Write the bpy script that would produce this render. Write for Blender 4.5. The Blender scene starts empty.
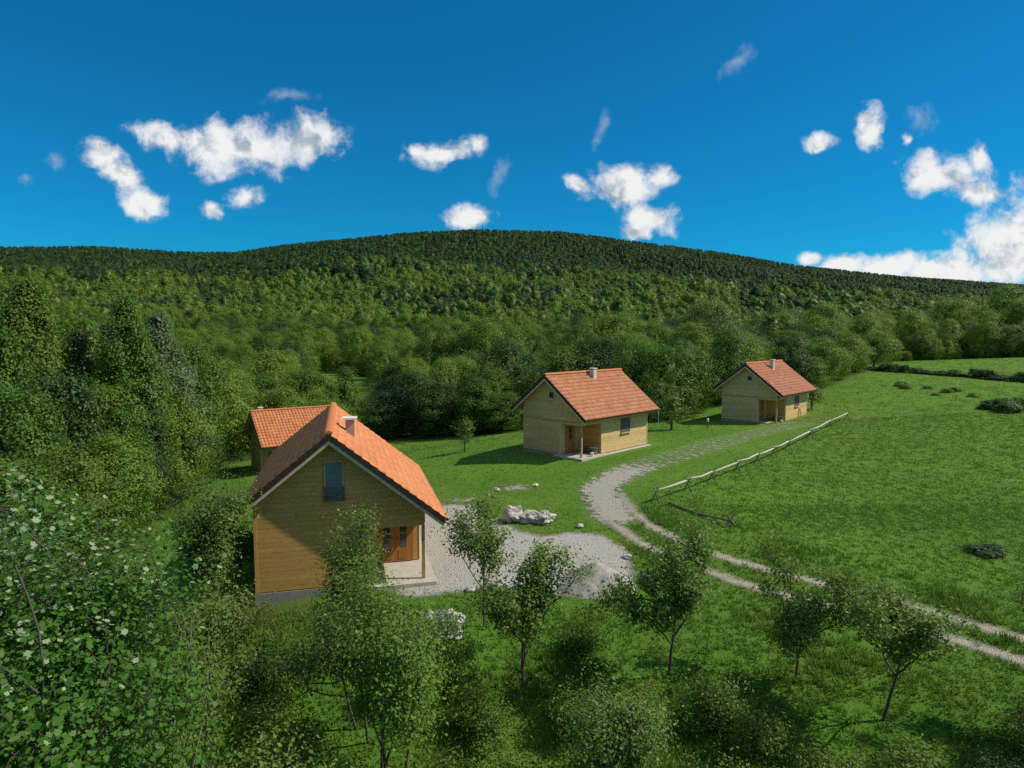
import bpy, math, random
import numpy as np
from mathutils import Vector, Matrix, noise as mnoise

R = math.radians
sc = bpy.context.scene
col = sc.collection

# ------------------------------------------------------------------ camera
CAM_Z = 9.73
cd = bpy.data.cameras.new('camera'); cam = bpy.data.objects.new('camera', cd); col.objects.link(cam)
cam.location = (0, 0, CAM_Z); cam.rotation_euler = (R(90 - 4.47), 0, 0)
cd.sensor_width = 36.0; cd.lens = 36.0 * 656 / 1024; cd.clip_start = 0.1; cd.clip_end = 6000
sc.camera = cam

# ------------------------------------------------------------------ light and exposure
SUN_AZ, SUN_EL = 88.0, 45.5
sd = bpy.data.lights.new('sun', 'SUN'); sun = bpy.data.objects.new('sun', sd); col.objects.link(sun)
sd.energy = 4.9; sd.angle = R(0.53); sd.color = (1.0, 0.92, 0.78)
_to = Vector((math.cos(R(SUN_EL)) * math.sin(R(SUN_AZ)), math.cos(R(SUN_EL)) * math.cos(R(SUN_AZ)), math.sin(R(SUN_EL))))
sun.rotation_euler = _to.to_track_quat('Z', 'Y').to_euler(); sun.location = (60, 0, 60)
sc.view_settings.view_transform = 'Standard'; sc.view_settings.look = 'None'
sc.view_settings.exposure = 0.0; sc.view_settings.gamma = 1.0; sc.view_settings.use_curve_mapping = False
sc.render.engine = 'CYCLES'
cy = sc.cycles
cy.max_bounces = 6; cy.diffuse_bounces = 3; cy.glossy_bounces = 2; cy.transmission_bounces = 4; cy.transparent_max_bounces = 12
cy.use_denoising = False; cy.caustics_reflective = False; cy.caustics_refractive = False
sc.render.film_transparent = False

# ------------------------------------------------------------------ sky with cumulus clouds
class NT:
    """small helper for wiring node trees"""
    def __init__(s, tree): s.t = tree; s.n = tree.nodes; s.l = tree.links
    def new(s, typ, **kw):
        nd = s.n.new(typ)
        for k, v in kw.items(): setattr(nd, k, v)
        return nd
    def put(s, sock, v):
        if hasattr(v, 'is_output') or isinstance(v, bpy.types.NodeSocket): s.l.new(v, sock)
        elif v is not None: sock.default_value = v
    def math(s, op, a, b=None, c=None, clamp=False):
        nd = s.new('ShaderNodeMath', operation=op, use_clamp=clamp)
        s.put(nd.inputs[0], a); s.put(nd.inputs[1], b)
        if c is not None: s.put(nd.inputs[2], c)
        return nd.outputs[0]
    def vmath(s, op, a, b=None):
        nd = s.new('ShaderNodeVectorMath', operation=op); s.put(nd.inputs[0], a); s.put(nd.inputs[1], b)
        return nd.outputs['Value'] if op in ('LENGTH', 'DISTANCE', 'DOT_PRODUCT') else nd.outputs[0]
    def scale(s, a, f):
        nd = s.new('ShaderNodeVectorMath', operation='SCALE'); s.put(nd.inputs[0], a); nd.inputs[3].default_value = f
        return nd.outputs[0]
    def noise(s, vec, scale, detail=4, rough=.55, color=False, dist=0.0):
        nd = s.new('ShaderNodeTexNoise'); s.put(nd.inputs['Vector'], vec)
        nd.inputs['Scale'].default_value = scale; nd.inputs['Detail'].default_value = detail
        nd.inputs['Roughness'].default_value = rough; nd.inputs['Distortion'].default_value = dist
        return nd.outputs['Color' if color else 'Fac']
    def ramp(s, v, a, b, c=0.0, d=1.0, smooth=True):
        nd = s.new('ShaderNodeMapRange', interpolation_type='SMOOTHSTEP' if smooth else 'LINEAR')
        s.put(nd.inputs[0], v); nd.inputs[1].default_value = a; nd.inputs[2].default_value = b
        nd.inputs[3].default_value = c; nd.inputs[4].default_value = d
        return nd.outputs[0]
    def mix(s, f, a, b, mode='MIX'):
        nd = s.new('ShaderNodeMix', data_type='RGBA', blend_type=mode)
        s.put(nd.inputs[0], f)
        s.put(nd.inputs[6], a if not isinstance(a, tuple) else (*a[:3], 1)); s.put(nd.inputs[7], b if not isinstance(b, tuple) else (*b[:3], 1))
        return nd.outputs[2]
    def attr(s, name):
        return s.new('ShaderNodeAttribute', attribute_name=name).outputs['Fac']
    def xyz(s, v):
        nd = s.new('ShaderNodeSeparateXYZ'); s.put(nd.inputs[0], v); return nd.outputs

world = bpy.data.worlds.new('World'); sc.world = world; world.use_nodes = True
w = NT(world.node_tree); w.n.clear()
sky = w.new('ShaderNodeTexSky', sky_type='NISHITA', sun_disc=False)
sky.sun_elevation = R(SUN_EL); sky.sun_rotation = R(SUN_AZ); sky.altitude = 600
sky.air_density = 1.0; sky.dust_density = 0.0; sky.ozone_density = 4.0
sky_flat = w.mix(0.12, sky.outputs[0], (0.9, 2.2, 4.6))
tint = w.mix(1.0, sky_flat, (0.05, 0.80, 1.08), 'MULTIPLY')
bg_sky = w.new('ShaderNodeBackground'); w.put(bg_sky.inputs[0], tint); bg_sky.inputs[1].default_value = 0.093
dirv = w.new('ShaderNodeTexCoord').outputs['Generated']
dx, dy, dz = w.xyz(dirv)
dyc = w.math('MAXIMUM', dy, 0.05)
cmb = w.new('ShaderNodeCombineXYZ'); w.put(cmb.inputs[0], w.math('DIVIDE', dx, dyc)); w.put(cmb.inputs[1], w.math('DIVIDE', dz, dyc))
P0 = cmb.outputs[0]
wn = w.vmath('SUBTRACT', w.noise(P0, 9, 5, .6, True), (0.5, 0.5, 0.5))
P1 = w.vmath('ADD', P0, w.scale(wn, 0.045))
# cloud lobes: direction (right, up) as tangents, half width, half height, roll, strength
CLOUDS = [(-.612,.268,.036,.024,-20,1.),(-.584,.238,.040,.026,-38,1.),(-.548,.196,.034,.026,-40,1.),
 (-.500,.290,.070,.024,-12,1.),(-.405,.276,.100,.040,4,1.),(-.315,.286,.070,.034,8,1.),(-.400,.205,.034,.022,20,.9),(-.453,.180,.022,.014,-10,.9),
 (-.100,.268,.055,.020,4,1.),(-.138,.270,.028,.012,-8,.75),(-.052,.276,.022,.018,40,.8),
 (-.068,.172,.040,.020,12,1.),
 (.165,.218,.058,.034,8,1.),(.100,.222,.034,.014,-22,.85),(.222,.235,.032,.020,10,.95),(.208,.175,.050,.026,-14,1.),(.190,.152,.03,.016,0,.95),
 (.450,.284,.026,.016,8,.95),(.534,.302,.022,.036,18,1.),(.586,.290,.016,.012,-30,.7),
 (.645,.238,.062,.034,-6,1.),(.700,.262,.022,.030,28,.95),(.690,.215,.06,.020,-10,1.),(.760,.135,.11,.075,20,1.),(.655,.095,.10,.040,10,1.),(.575,.100,.08,.028,8,1.),(.500,.098,.05,.020,8,.95),(.452,.108,.026,.014,0,.9),(.80,.21,.05,.03,40,.9),
 (1.05,.20,.10,.04,5,1.),(1.25,.33,.09,.035,0,1.),(-1.0,.30,.09,.03,0,1.),(-1.3,.2,.1,.04,0,1.),(.9,.62,.1,.05,0,.9),(-.9,.66,.12,.05,0,.9)]
WISPS = [(-.020,.232,.016,.028,-20,1.),(.135,.305,.010,.036,-16,1.),(.330,.402,.032,.018,30,1.),(-.680,.255,.018,.016,0,1.),(-.725,.222,.016,.012,0,1.),(.605,.310,.026,.020,-30,1.),(-.33,.345,.04,.012,10,1.)]
def lobes_of(CL):
  acc = None
  for (a, b, ra, rb, rot, s_) in CL:
    mp = w.new('ShaderNodeMapping', vector_type='TEXTURE'); w.put(mp.inputs[0], P1)
    mp.inputs[1].default_value = (a, b, 0); mp.inputs[2].default_value = (0, 0, R(rot)); mp.inputs[3].default_value = (ra, rb, 1)
    v = w.math('SUBTRACT', s_, w.vmath('LENGTH', mp.outputs[0]))
    acc = v if acc is None else w.math('SMOOTH_MAX', acc, v, 0.25)
  return acc
acc = lobes_of(CLOUDS); accw = lobes_of(WISPS)
fine = w.math('SUBTRACT', w.noise(P1, 60, 6, .62), 0.5)
fb = w.noise(P1, 19, 9, .58)
fb2 = w.noise(w.vmath('ADD', P1, (0.012, 0.018, 0.0)), 19, 9, .58)
dens = w.math('ADD', w.math('ADD', acc, w.math('MULTIPLY', w.math('SUBTRACT', fb, 0.5), 2.0)), w.math('MULTIPLY', fine, 0.65))
densw = w.math('ADD', w.math('ADD', accw, w.math('MULTIPLY', w.math('SUBTRACT', fb, 0.5), 2.2)), w.math('MULTIPLY', fine, 1.6))
alpha_v = w.math('MULTIPLY', w.ramp(dens, -0.15, 0.68), w.ramp(dy, 0.05, 0.12))
# denser white clouds added out of view to neutralise the blue fill light
dzc = w.math('MAXIMUM', dz, 0.06)
cm2 = w.new('ShaderNodeCombineXYZ'); w.put(cm2.inputs[0], w.math('DIVIDE', dx, dzc)); w.put(cm2.inputs[1], w.math('DIVIDE', dy, dzc))
fld = w.noise(cm2.outputs[0], 1.1, 7, .56)
lim = w.math('MAXIMUM', w.ramp(w.math('ABSOLUTE', w.math('DIVIDE', dx, dyc)), .95, 1.3), w.ramp(w.math('DIVIDE', dz, dyc), .62, .95))
lim = w.math('MAXIMUM', lim, w.ramp(dy, .12, .04))
alpha_o = w.math('MULTIPLY', w.math('MULTIPLY', w.ramp(fld, .50, .60), lim), w.ramp(dz, .0, .1))
alpha = w.math('MAXIMUM', w.math('MAXIMUM', alpha_v, w.math('MULTIPLY', w.ramp(densw, -.1, 1.3), w.ramp(dy, .05, .12, 0., .24))), alpha_o)
shade = w.noise(w.vmath('ADD', P1, (3.1, 1.7, 0.0)), 13, 5, .5)
lit = w.math('ADD', w.math('MULTIPLY', w.math('SUBTRACT', fb, fb2), 6.0), w.math('SUBTRACT', 1.10, w.math('MULTIPLY', w.ramp(dens, 0.15, 1.2), w.ramp(shade, .30, .70, .25, .68))), clamp=True)
ccol = w.mix(lit, (0.42, 0.50, 0.58), (0.92, 0.93, 0.93))
bg_c = w.new('ShaderNodeBackground'); w.put(bg_c.inputs[0], ccol); bg_c.inputs[1].default_value = 0.95
ms = w.new('ShaderNodeMixShader'); w.put(ms.inputs[0], alpha); w.l.new(bg_sky.outputs[0], ms.inputs[1]); w.l.new(bg_c.outputs[0], ms.inputs[2])
wo = w.new('ShaderNodeOutputWorld'); w.l.new(ms.outputs[0], wo.inputs[0])

# ------------------------------------------------------------------ terrain height
CP = np.array([(-7,28,-.08),(-3.2,25.6,-.08),(-4.6,23.9,-.12),(-2.0,27,-.02),(-9,23.5,-.35),(-3.5,22.5,-.05),(-3,33,.1),(-11,33,-.5),(5,48,1.18),(2,46,1.15),(9,52,1.2),(25,66,1.16),(22,63,1.14),(29,70,1.3),
(-20,62,-2.96),(-24,60,-3.1),(-15,66,-2.8),(-22,46,-2.6),(-16,36,-1.3),(-30,50,-3.6),(-40,40,-4),(-30,30,-2.8),(-14,20,-1.0),
(0,12,-1.6),(-8,10,-2.0),(10,14,-1.1),(16,20,0),(22,29,.5),(0,20,-.5),(6,20,-.4),(0,0,-3.0),(-15,0,-3.5),(20,4,-1.5),(-40,10,-4),
(12,36,.8),(3,36,.55),(18,45,1.0),(35,45,1.5),(35,30,1.0),(40,65,2.0),(60,100,3.6),(45,100,3.2),(30,95,2.0),(80,90,4.2),(75,130,4.4),(95,120,4.6),(60,40,2.3),
(-5,58,-.3),(5,62,.2),(-3,75,-1.8),(15,85,0),(-20,85,-3.2),(-50,80,-4.5),(0,120,-2.2),(-60,130,-4),(35,130,1.0),(-60,50,-4.5),(60,70,3.0),(90,40,3.2)], float)
def _solve(P):
    d = np.linalg.norm(P[:, None, :2] - P[None, :, :2], axis=2) / 10
    K = np.where(d > 0, d * d * np.log(np.maximum(d, 1e-9)), 0) + .02 * np.eye(len(P))
    A = np.c_[np.ones(len(P)), P[:, :2] / 10]
    return np.linalg.solve(np.block([[K, A], [A.T, np.zeros((3, 3))]]), np.r_[P[:, 2], 0, 0, 0])
TW = _solve(CP)
def sm(a, b, t):
    t = np.clip((t - a) / (b - a), 0, 1); return t * t * (3 - 2 * t)
def near_z(x, y):
    x = np.clip(x, -75, 100); y = np.clip(y, -5, 150)
    out = TW[-3] + TW[-2] * x / 10 + TW[-1] * y / 10
    for i in range(len(CP)):
        d2 = ((x - CP[i, 0]) ** 2 + (y - CP[i, 1]) ** 2) / 100
        out = out + TW[i] * .5 * d2 * np.log(np.maximum(d2, 1e-12))
    return out
RIDGE_X = np.array([-712,-512,-412,-312,-272,-212,-112,-32,48,128,208,288,388,512,688]) / 656.0
RIDGE_E = np.array([.133,.128,.128,.120,.120,.133,.149,.155,.151,.137,.122,.102,.084,.072,.063])
def hill_z(x, y):
    yy = np.maximum(y, 60); u = np.clip(x / yy, -1.15, 1.15)
    E = np.interp(u, RIDGE_X, RIDGE_E) - .011
    Rr = 900 + 100 * np.sin(u * 3.1 + .5)
    t = np.clip((yy - 150) / (Rr - 150), 0, 1.0)
    base = -.083 + .045 * np.clip(u / .8, 0, 1)
    z = CAM_Z + np.minimum(yy, Rr) * (base + (E - base) * (1 - (1 - t) ** 1.55))
    z = z - np.maximum(yy - Rr, 0) * .12
    return z + (np.sin(x * .011 + 1) * np.cos(y * .013) * 4 + np.sin(x * .027 + y * .019) * 1.8) * sm(180, 400, yy) * (1 - .8 * sm(.75, 1, t))
def gz(x, y):
    x = np.asarray(x, float); y = np.asarray(y, float)
    wgt = sm(105, 170, y)
    return near_z(x, y) * (1 - wgt) + hill_z(x, y) * wgt
def gzf(x, y): return float(gz(x, y))

OPEN = np.array([(-28.6,49.5),(-27.5,58),(-28,66),(-21,73),(-14.5,76),(-7,73),(1,70.5),(9,66),(17,66),(21,75),(30,79),(37.5,82),(43.4,86.5),(52,97),(61,109),(66,128),(90,132),(140,128),
                 (140,-60),(-14,-60),(-13,8),(-15,22),(-19,33),(-22,40)], float)
CLEAR = np.array([(-43,132),(-36,104),(-23,104),(-26,128),(-29,150),(-40,185),(-56,205),(-60,196),(-50,160)], float)
def inside(poly, x, y):
    x = np.asarray(x, float); y = np.asarray(y, float); c = np.zeros(np.broadcast(x, y).shape, bool); n = len(poly)
    for i in range(n):
        (x1, y1), (x2, y2) = poly[i], poly[i - 1]
        cr = ((y1 > y) != (y2 > y)) & (x < (x2 - x1) * (y - y1) / ((y2 - y1) if y2 != y1 else 1e-9) + x1)
        c ^= cr
    return c
def pdist(poly, x, y, closed=True):
    best = np.full(np.broadcast(x, y).shape, 1e9)
    n = len(poly)
    for i in range(n if closed else n - 1):
        ax, ay = poly[i]; bx_, by_ = poly[(i + 1) % n]
        vx, vy = bx_ - ax, by_ - ay; L2 = vx * vx + vy * vy + 1e-9
        t = np.clip(((x - ax) * vx + (y - ay) * vy) / L2, 0, 1)
        best = np.minimum(best, np.hypot(x - ax - t * vx, y - ay - t * vy))
    return best
def sdf(poly, x, y):
    d = pdist(poly, x, y); return np.where(inside(poly, x, y), d, -d)

# ------------------------------------------------------------------ generic mesh helpers
def tag(o, label=None, cat=None, group=None, kind=None):
    if label: o['label'] = label
    if cat: o['category'] = cat
    if group: o['group'] = group
    if kind: o['kind'] = kind
    return o
def link(o, parent=None):
    col.objects.link(o)
    if parent is not None: o.parent = parent
    return o
def empty(name, loc, rz=0.0):
    o = bpy.data.objects.new(name, None); o.empty_display_size = .3; o.location = loc; o.rotation_euler = (0, 0, rz); return link(o)
def np_mesh(name, V, Fq, mat, attrs=None, smooth=False):
    """V (n,3); Fq (m,k) faces of one size; attrs {name: per-vertex float}"""
    V = np.asarray(V, np.float32); Fq = np.asarray(Fq, np.int32); k = Fq.shape[1]
    me = bpy.data.meshes.new(name); me.vertices.add(len(V)); me.vertices.foreach_set('co', V.ravel())
    me.loops.add(Fq.size); me.loops.foreach_set('vertex_index', Fq.ravel())
    me.polygons.add(len(Fq)); me.polygons.foreach_set('loop_start', np.arange(0, Fq.size, k, dtype=np.int32))
    if attrs:
        for an, av in attrs.items():
            at = me.attributes.new(an, 'FLOAT', 'POINT'); at.data.foreach_set('value', np.asarray(av, np.float32))
    if smooth: me.polygons.foreach_set('use_smooth', np.ones(len(Fq), bool))
    me.update(calc_edges=True); me.materials.append(mat)
    return me
class MB:
    def __init__(s): s.v = []; s.f = []; s.t = []
    def add(s, vs, fs, t=.5):
        b = len(s.v); s.v += [tuple(p) for p in vs]; s.f += [tuple(i + b for i in f) for f in fs]; s.t += [t] * len(vs)
    def box(s, x0, x1, y0, y1, z0, z1, t=.5):
        s.add([(x0,y0,z0),(x1,y0,z0),(x1,y1,z0),(x0,y1,z0),(x0,y0,z1),(x1,y0,z1),(x1,y1,z1),(x0,y1,z1)],
              [(0,3,2,1),(4,5,6,7),(0,1,5,4),(1,2,6,5),(2,3,7,6),(3,0,4,7)], t)
    def prism(s, pts, axis, a, b, t=.5):
        """polygon pts extruded along axis 0/1/2 from a to b; pts are the other two coordinates in axis order"""
        n = len(pts)
        def mk(p, q): l = list(p); l.insert(axis, q); return tuple(l)
        s.add([mk(p, a) for p in pts] + [mk(p, b) for p in pts],
              [tuple(range(n))[::-1], tuple(range(n, 2 * n))] + [(i, (i + 1) % n, (i + 1) % n + n, i + n) for i in range(n)], t)
    def tube(s, pts, rad, seg=6, t=.5, cap=True):
        pts = [Vector(p) for p in pts]; n = len(pts)
        rad = rad if isinstance(rad, (list, tuple)) else [rad] * n
        vs = []; fs = []
        for i, p in enumerate(pts):
            d = (pts[min(i + 1, n - 1)] - pts[max(i - 1, 0)]); d = d.normalized() if d.length > 1e-6 else Vector((0, 0, 1))
            u = d.cross(Vector((0, 0, 1)) if abs(d.z) < .9 else Vector((1, 0, 0))).normalized(); v_ = d.cross(u)
            for k in range(seg):
                a = 2 * math.pi * k / seg; vs.append(p + (u * math.cos(a) + v_ * math.sin(a)) * rad[i])
        for i in range(n - 1):
            for k in range(seg):
                k2 = (k + 1) % seg; fs.append((i * seg + k, i * seg + k2, (i + 1) * seg + k2, (i + 1) * seg + k))
        if cap: fs += [tuple(range(seg))[::-1], tuple(range((n - 1) * seg, n * seg))]
        s.add(vs, fs, t)
    def build(s, name, mat, parent=None, smooth=False):
        me = bpy.data.meshes.new(name); me.from_pydata(s.v, [], s.f)
        at = me.attributes.new('tint', 'FLOAT', 'POINT'); at.data.foreach_set('value', np.array(s.t, np.float32))
        if smooth: me.polygons.foreach_set('use_smooth', np.ones(len(me.polygons), bool))
        me.update(); me.materials.append(mat)
        return link(bpy.data.objects.new(name, me), parent)

# ------------------------------------------------------------------ materials
def material(name):
    m = bpy.data.materials.new(name); m.use_nodes = True; t = NT(m.node_tree); b = m.node_tree.nodes['Principled BSDF']
    return m, t, b
def pos(t): return t.new('ShaderNodeNewGeometry').outputs['Position']
def obc(t): return t.new('ShaderNodeTexCoord').outputs['Object']
def rnd(t): return t.new('ShaderNodeObjectInfo').outputs['Random']
def bump(t, b, h, strength, dist=.02):
    n = t.new('ShaderNodeBump'); n.inputs['Strength'].default_value = strength; n.inputs['Distance'].default_value = dist
    t.put(n.inputs['Height'], h); t.put(b.inputs['Normal'], n.outputs[0])

def m_leaf(name, c0, c1, c2, trans=.35, pale=None):
    """c0..c1 by leaf, c2 by tree; leaves let some light through"""
    m, t, b = material(name)
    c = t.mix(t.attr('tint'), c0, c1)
    c = t.mix(t.math('MULTIPLY', rnd(t), .8), c, c2)
    c = t.mix(t.ramp(t.noise(pos(t), .55, 2, .5), .4, .68), c, t.mix(.5, c, c2))
    if pale is not None: c = t.mix(t.attr('pale'), c, pale)
    t.put(b.inputs['Base Color'], c); b.inputs['Roughness'].default_value = .5; b.inputs['Specular IOR Level'].default_value = .25
    tr = t.new('ShaderNodeBsdfTranslucent'); t.put(tr.inputs[0], t.mix(1.0, c, (1.15, 1.25, .55), 'MULTIPLY'))
    mx = t.new('ShaderNodeMixShader'); mx.inputs[0].default_value = trans
    t.l.new(b.outputs[0], mx.inputs[1]); t.l.new(tr.outputs[0], mx.inputs[2])
    t.l.new(mx.outputs[0], m.node_tree.nodes['Material Output'].inputs[0])
    return m
M = {}
M['leaf_mid'] = m_leaf('leaf_mid', (.062,.138,.018), (.100,.192,.026), (.118,.188,.024))
M['leaf_light'] = m_leaf('leaf_light', (.098,.195,.024), (.150,.258,.032), (.172,.245,.030))
M['leaf_dark'] = m_leaf('leaf_dark', (.026,.070,.018), (.050,.110,.024), (.052,.098,.020), .2)
M['leaf_spruce'] = m_leaf('leaf_spruce', (.020,.056,.022), (.038,.084,.030), (.042,.078,.020), .12)
M['leaf_pale'] = m_leaf('leaf_pale', (.105,.165,.042), (.160,.220,.066), (.140,.195,.038))
M['leaf_silver'] = m_leaf('leaf_silver', (.080,.135,.055), (.165,.230,.125), (.115,.175,.075))
M['leaf_fruit'] = m_leaf('leaf_fruit', (.080,.152,.024), (.160,.250,.046), (.140,.210,.034))
M['leaf_bush'] = m_leaf('leaf_bush', (.070,.148,.028), (.150,.240,.052), (.138,.195,.036))
M['leaf_maple'] = m_leaf('leaf_maple', (.042,.125,.014), (.088,.205,.024), (.060,.150,.018), .35, (.30,.40,.21))
M['leaf_willow'] = m_leaf('leaf_willow', (.095,.190,.020), (.155,.260,.034), (.115,.205,.024))

m, t, b = material('bark'); M['bark'] = m
g = t.noise(obc(t), 14, 4); t.put(b.inputs['Base Color'], t.mix(g, (.045,.036,.026), (.115,.098,.075))); b.inputs['Roughness'].default_value = .9
bump(t, b, t.noise(obc(t), 40, 3), .5)
m, t, b = material('pale_bark'); M['pale_bark'] = m
g = t.noise(obc(t), 9, 4); t.put(b.inputs['Base Color'], t.mix(t.ramp(g, .42, .6), (.13,.12,.09), (.30,.29,.24))); b.inputs['Roughness'].default_value = .9

m, t, b = material('ground'); M['ground'] = m
p = pos(t)
n1 = t.noise(p, .11, 4, .6); n2 = t.noise(p, .9, 5, .62); n3 = t.noise(p, 7, 4, .7); n4 = t.noise(p, 30, 3, .7)
c = t.mix(t.ramp(n1, .36, .64), (.096,.212,.025), (.132,.250,.030))
c = t.mix(t.math('MULTIPLY', t.ramp(n2, .5, .72), .6), c, (.150,.225,.028))
c = t.mix(t.math('MULTIPLY', t.ramp(t.noise(p, .05, 4, .65), .50, .70), .75), c, (.165,.190,.040))
c = t.mix(t.math('MULTIPLY', t.ramp(n3, .42, .66), .4), c, (.060,.150,.016))
c = t.mix(t.math('MULTIPLY', t.ramp(n4, .55, .72), .45), c, (.150,.240,.032))
c = t.mix(t.attr('bare'), c, t.mix(n2, (.055,.050,.024), (.085,.085,.035)))
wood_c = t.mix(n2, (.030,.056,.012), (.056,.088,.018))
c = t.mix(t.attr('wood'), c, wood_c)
t.put(b.inputs['Base Color'], c); b.inputs['Roughness'].default_value = .95; b.inputs['Specular IOR Level'].default_value = .1
bump(t, b, t.math('ADD', t.math('MULTIPLY', n3, .7), t.math('MULTIPLY', n4, .5)), .9, .16)

m, t, b = material('grass'); M['grass'] = m
c = t.mix(t.attr('tint'), (.098,.205,.022), (.158,.275,.038))
c = t.mix(t.ramp(t.noise(pos(t), .25, 3), .5, .7), c, t.mix(.45, c, (.19,.24,.04)))
t.put(b.inputs['Base Color'], c); b.inputs['Roughness'].default_value = .7; b.inputs['Specular IOR Level'].default_value = .2
tr = t.new('ShaderNodeBsdfTranslucent'); t.put(tr.inputs[0], c); mx = t.new('ShaderNodeMixShader'); mx.inputs[0].default_value = .3
t.l.new(b.outputs[0], mx.inputs[1]); t.l.new(tr.outputs[0], mx.inputs[2]); t.l.new(mx.outputs[0], m.node_tree.nodes['Material Output'].inputs[0])

def m_gravel(name, ca, cb, cc, edge_noise=.5, patch=0.0):
    m, t, b = material(name); p = pos(t)
    v = t.new('ShaderNodeTexVoronoi'); t.put(v.inputs['Vector'], p); v.inputs['Scale'].default_value = 22
    n = t.noise(p, 2.2, 5, .65); f = t.noise(p, 24, 3, .6)
    c = t.mix(n, ca, cb); c = t.mix(t.math('MULTIPLY', t.ramp(v.outputs['Distance'], .25, .6), .45), c, cc)
    c = t.mix(t.math('MULTIPLY', t.ramp(f, .5, .7), .35), c, (.52,.50,.45))
    t.put(b.inputs['Base Color'], c); b.inputs['Roughness'].default_value = .95
    bump(t, b, t.math('SUBTRACT', f, v.outputs['Distance']), .9, .06)
    e = t.math('ADD', t.attr('core'), t.math('MULTIPLY', t.math('SUBTRACT', t.noise(p, 2.4, 8, .75), .5 + patch), edge_noise * 2))
    tp = t.new('ShaderNodeBsdfTransparent'); mx = t.new('ShaderNodeMixShader'); t.put(mx.inputs[0], t.ramp(e, -.28, .30))
    t.l.new(tp.outputs[0], mx.inputs[1]); t.l.new(b.outputs[0], mx.inputs[2]); t.l.new(mx.outputs[0], m.node_tree.nodes['Material Output'].inputs[0])
    return m
M['yard'] = m_gravel('yard_gravel', (.42,.405,.355), (.58,.56,.50), (.29,.275,.235), .7)
M['rut'] = m_gravel('rut_gravel', (.42,.37,.27), (.58,.53,.42), (.28,.25,.18), .36)
M['worn'] = m_gravel('worn_gravel', (.36,.34,.27), (.52,.49,.41), (.22,.21,.14), 1.9, .20)

def m_rock(name, ca, cb, cc):
    m, t, b = material(name); o = obc(t)
    n = t.noise(o, 3.5, 6, .65); k = t.noise(o, 11, 5, .7)
    c = t.mix(t.ramp(n, .35, .65), ca, cb); c = t.mix(t.math('MULTIPLY', t.ramp(k, .5, .68), .7), c, cc)
    t.put(b.inputs['Base Color'], c); b.inputs['Roughness'].default_value = .9; bump(t, b, k, .8, .05); return m
M['rock'] = m_rock('limestone', (.34,.32,.285), (.58,.56,.52), (.15,.145,.125))
M['brown_rock'] = m_rock('brown_stone', (.20,.15,.11), (.30,.24,.18), (.10,.08,.06))
M['heap'] = m_rock('gravel_heap', (.26,.25,.215), (.37,.355,.31), (.17,.165,.14))

def m_wood(name, ca, cb, scale=(1.2, 1.2, 14), knots=True):
    m, t, b = material(name); o = obc(t)
    mp = t.new('ShaderNodeMapping'); t.put(mp.inputs[0], o); mp.inputs[3].default_value = scale
    add = t.vmath('ADD', mp.outputs[0], t.scale(t.new('ShaderNodeCombineXYZ').outputs[0], 1))
    g = t.noise(mp.outputs[0], 2.2, 5, .6, dist=.6)
    c = t.mix(t.ramp(g, .3, .7), ca, cb)
    c = t.mix(t.math('MULTIPLY', t.attr('tint'), .5), c, t.mix(1.0, c, (.72,.68,.62), 'MULTIPLY'))
    c = t.mix(t.math('MULTIPLY', t.ramp(t.noise(o, .9, 6, .7), .50, .72), .4), c, t.mix(1.0, c, (.62,.58,.52), 'MULTIPLY'))
    if knots:
        k = t.new('ShaderNodeTexVoronoi'); t.put(k.inputs['Vector'], o); k.inputs['Scale'].default_value = 2.6
        c = t.mix(t.ramp(k.outputs['Distance'], .05, .10, .75, 0.), c, (.16,.075,.02))
    t.put(b.inputs['Base Color'], c); b.inputs['Roughness'].default_value = .65; b.inputs['Specular IOR Level'].default_value = .25
    bump(t, b, g, .25, .01); return m
M['plank'] = m_wood('pine_plank', (.52,.290,.078), (.64,.385,.120))
M['plank_pale'] = m_wood('pale_pine_plank', (.56,.395,.17), (.68,.485,.225))
M['door_wood'] = m_wood('varnished_door', (.36,.150,.034), (.47,.205,.050), (6, 6, 1.2), False)
M['trim'] = m_wood('verge_timber', (.50,.40,.24), (.62,.52,.34), (3, 3, 3), False)
M['dark_board'] = m_wood('dark_verge', (.035,.022,.016), (.060,.038,.026), (3, 3, 3), False)
M['post'] = m_wood('porch_post', (.36,.24,.10), (.48,.33,.15), (5, 5, 1), False)
M['log'] = m_wood('peeled_log', (.38,.39,.32), (.54,.54,.46), (4, 4, 4), False)
M['grey_wood'] = m_wood('weathered_wood', (.10,.085,.065), (.17,.15,.12), (4, 4, 2), False)
def m_tile(name, ca, cb, cc):
    m, t, b = material(name); o = obc(t)
    c = t.mix(t.attr('tint'), ca, cb); n = t.noise(o, 1.1, 5, .65)
    c = t.mix(t.math('MULTIPLY', t.ramp(n, .45, .72), .5), c, cc); c = t.mix(t.math('MULTIPLY', t.ramp(t.noise(o, 5, 6, .7), .52, .70), .45), c, (.24,.095,.045))
    t.put(b.inputs['Base Color'], c); b.inputs['Roughness'].default_value = .75; b.inputs['Specular IOR Level'].default_value = .2; return m
M['tile'] = m_tile('clay_tile', (.48,.165,.066), (.60,.235,.098), (.54,.245,.130))
M['tile_old'] = m_tile('clay_tile_pink', (.36,.135,.074), (.48,.195,.110), (.45,.22,.140))
M['tile_mid'] = m_tile('clay_tile_brownish', (.42,.165,.080), (.55,.240,.122), (.50,.25,.145))
M['tile_ridge'] = m_tile('ridge_tile', (.52,.175,.060), (.60,.220,.080), (.58,.26,.12))
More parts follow.
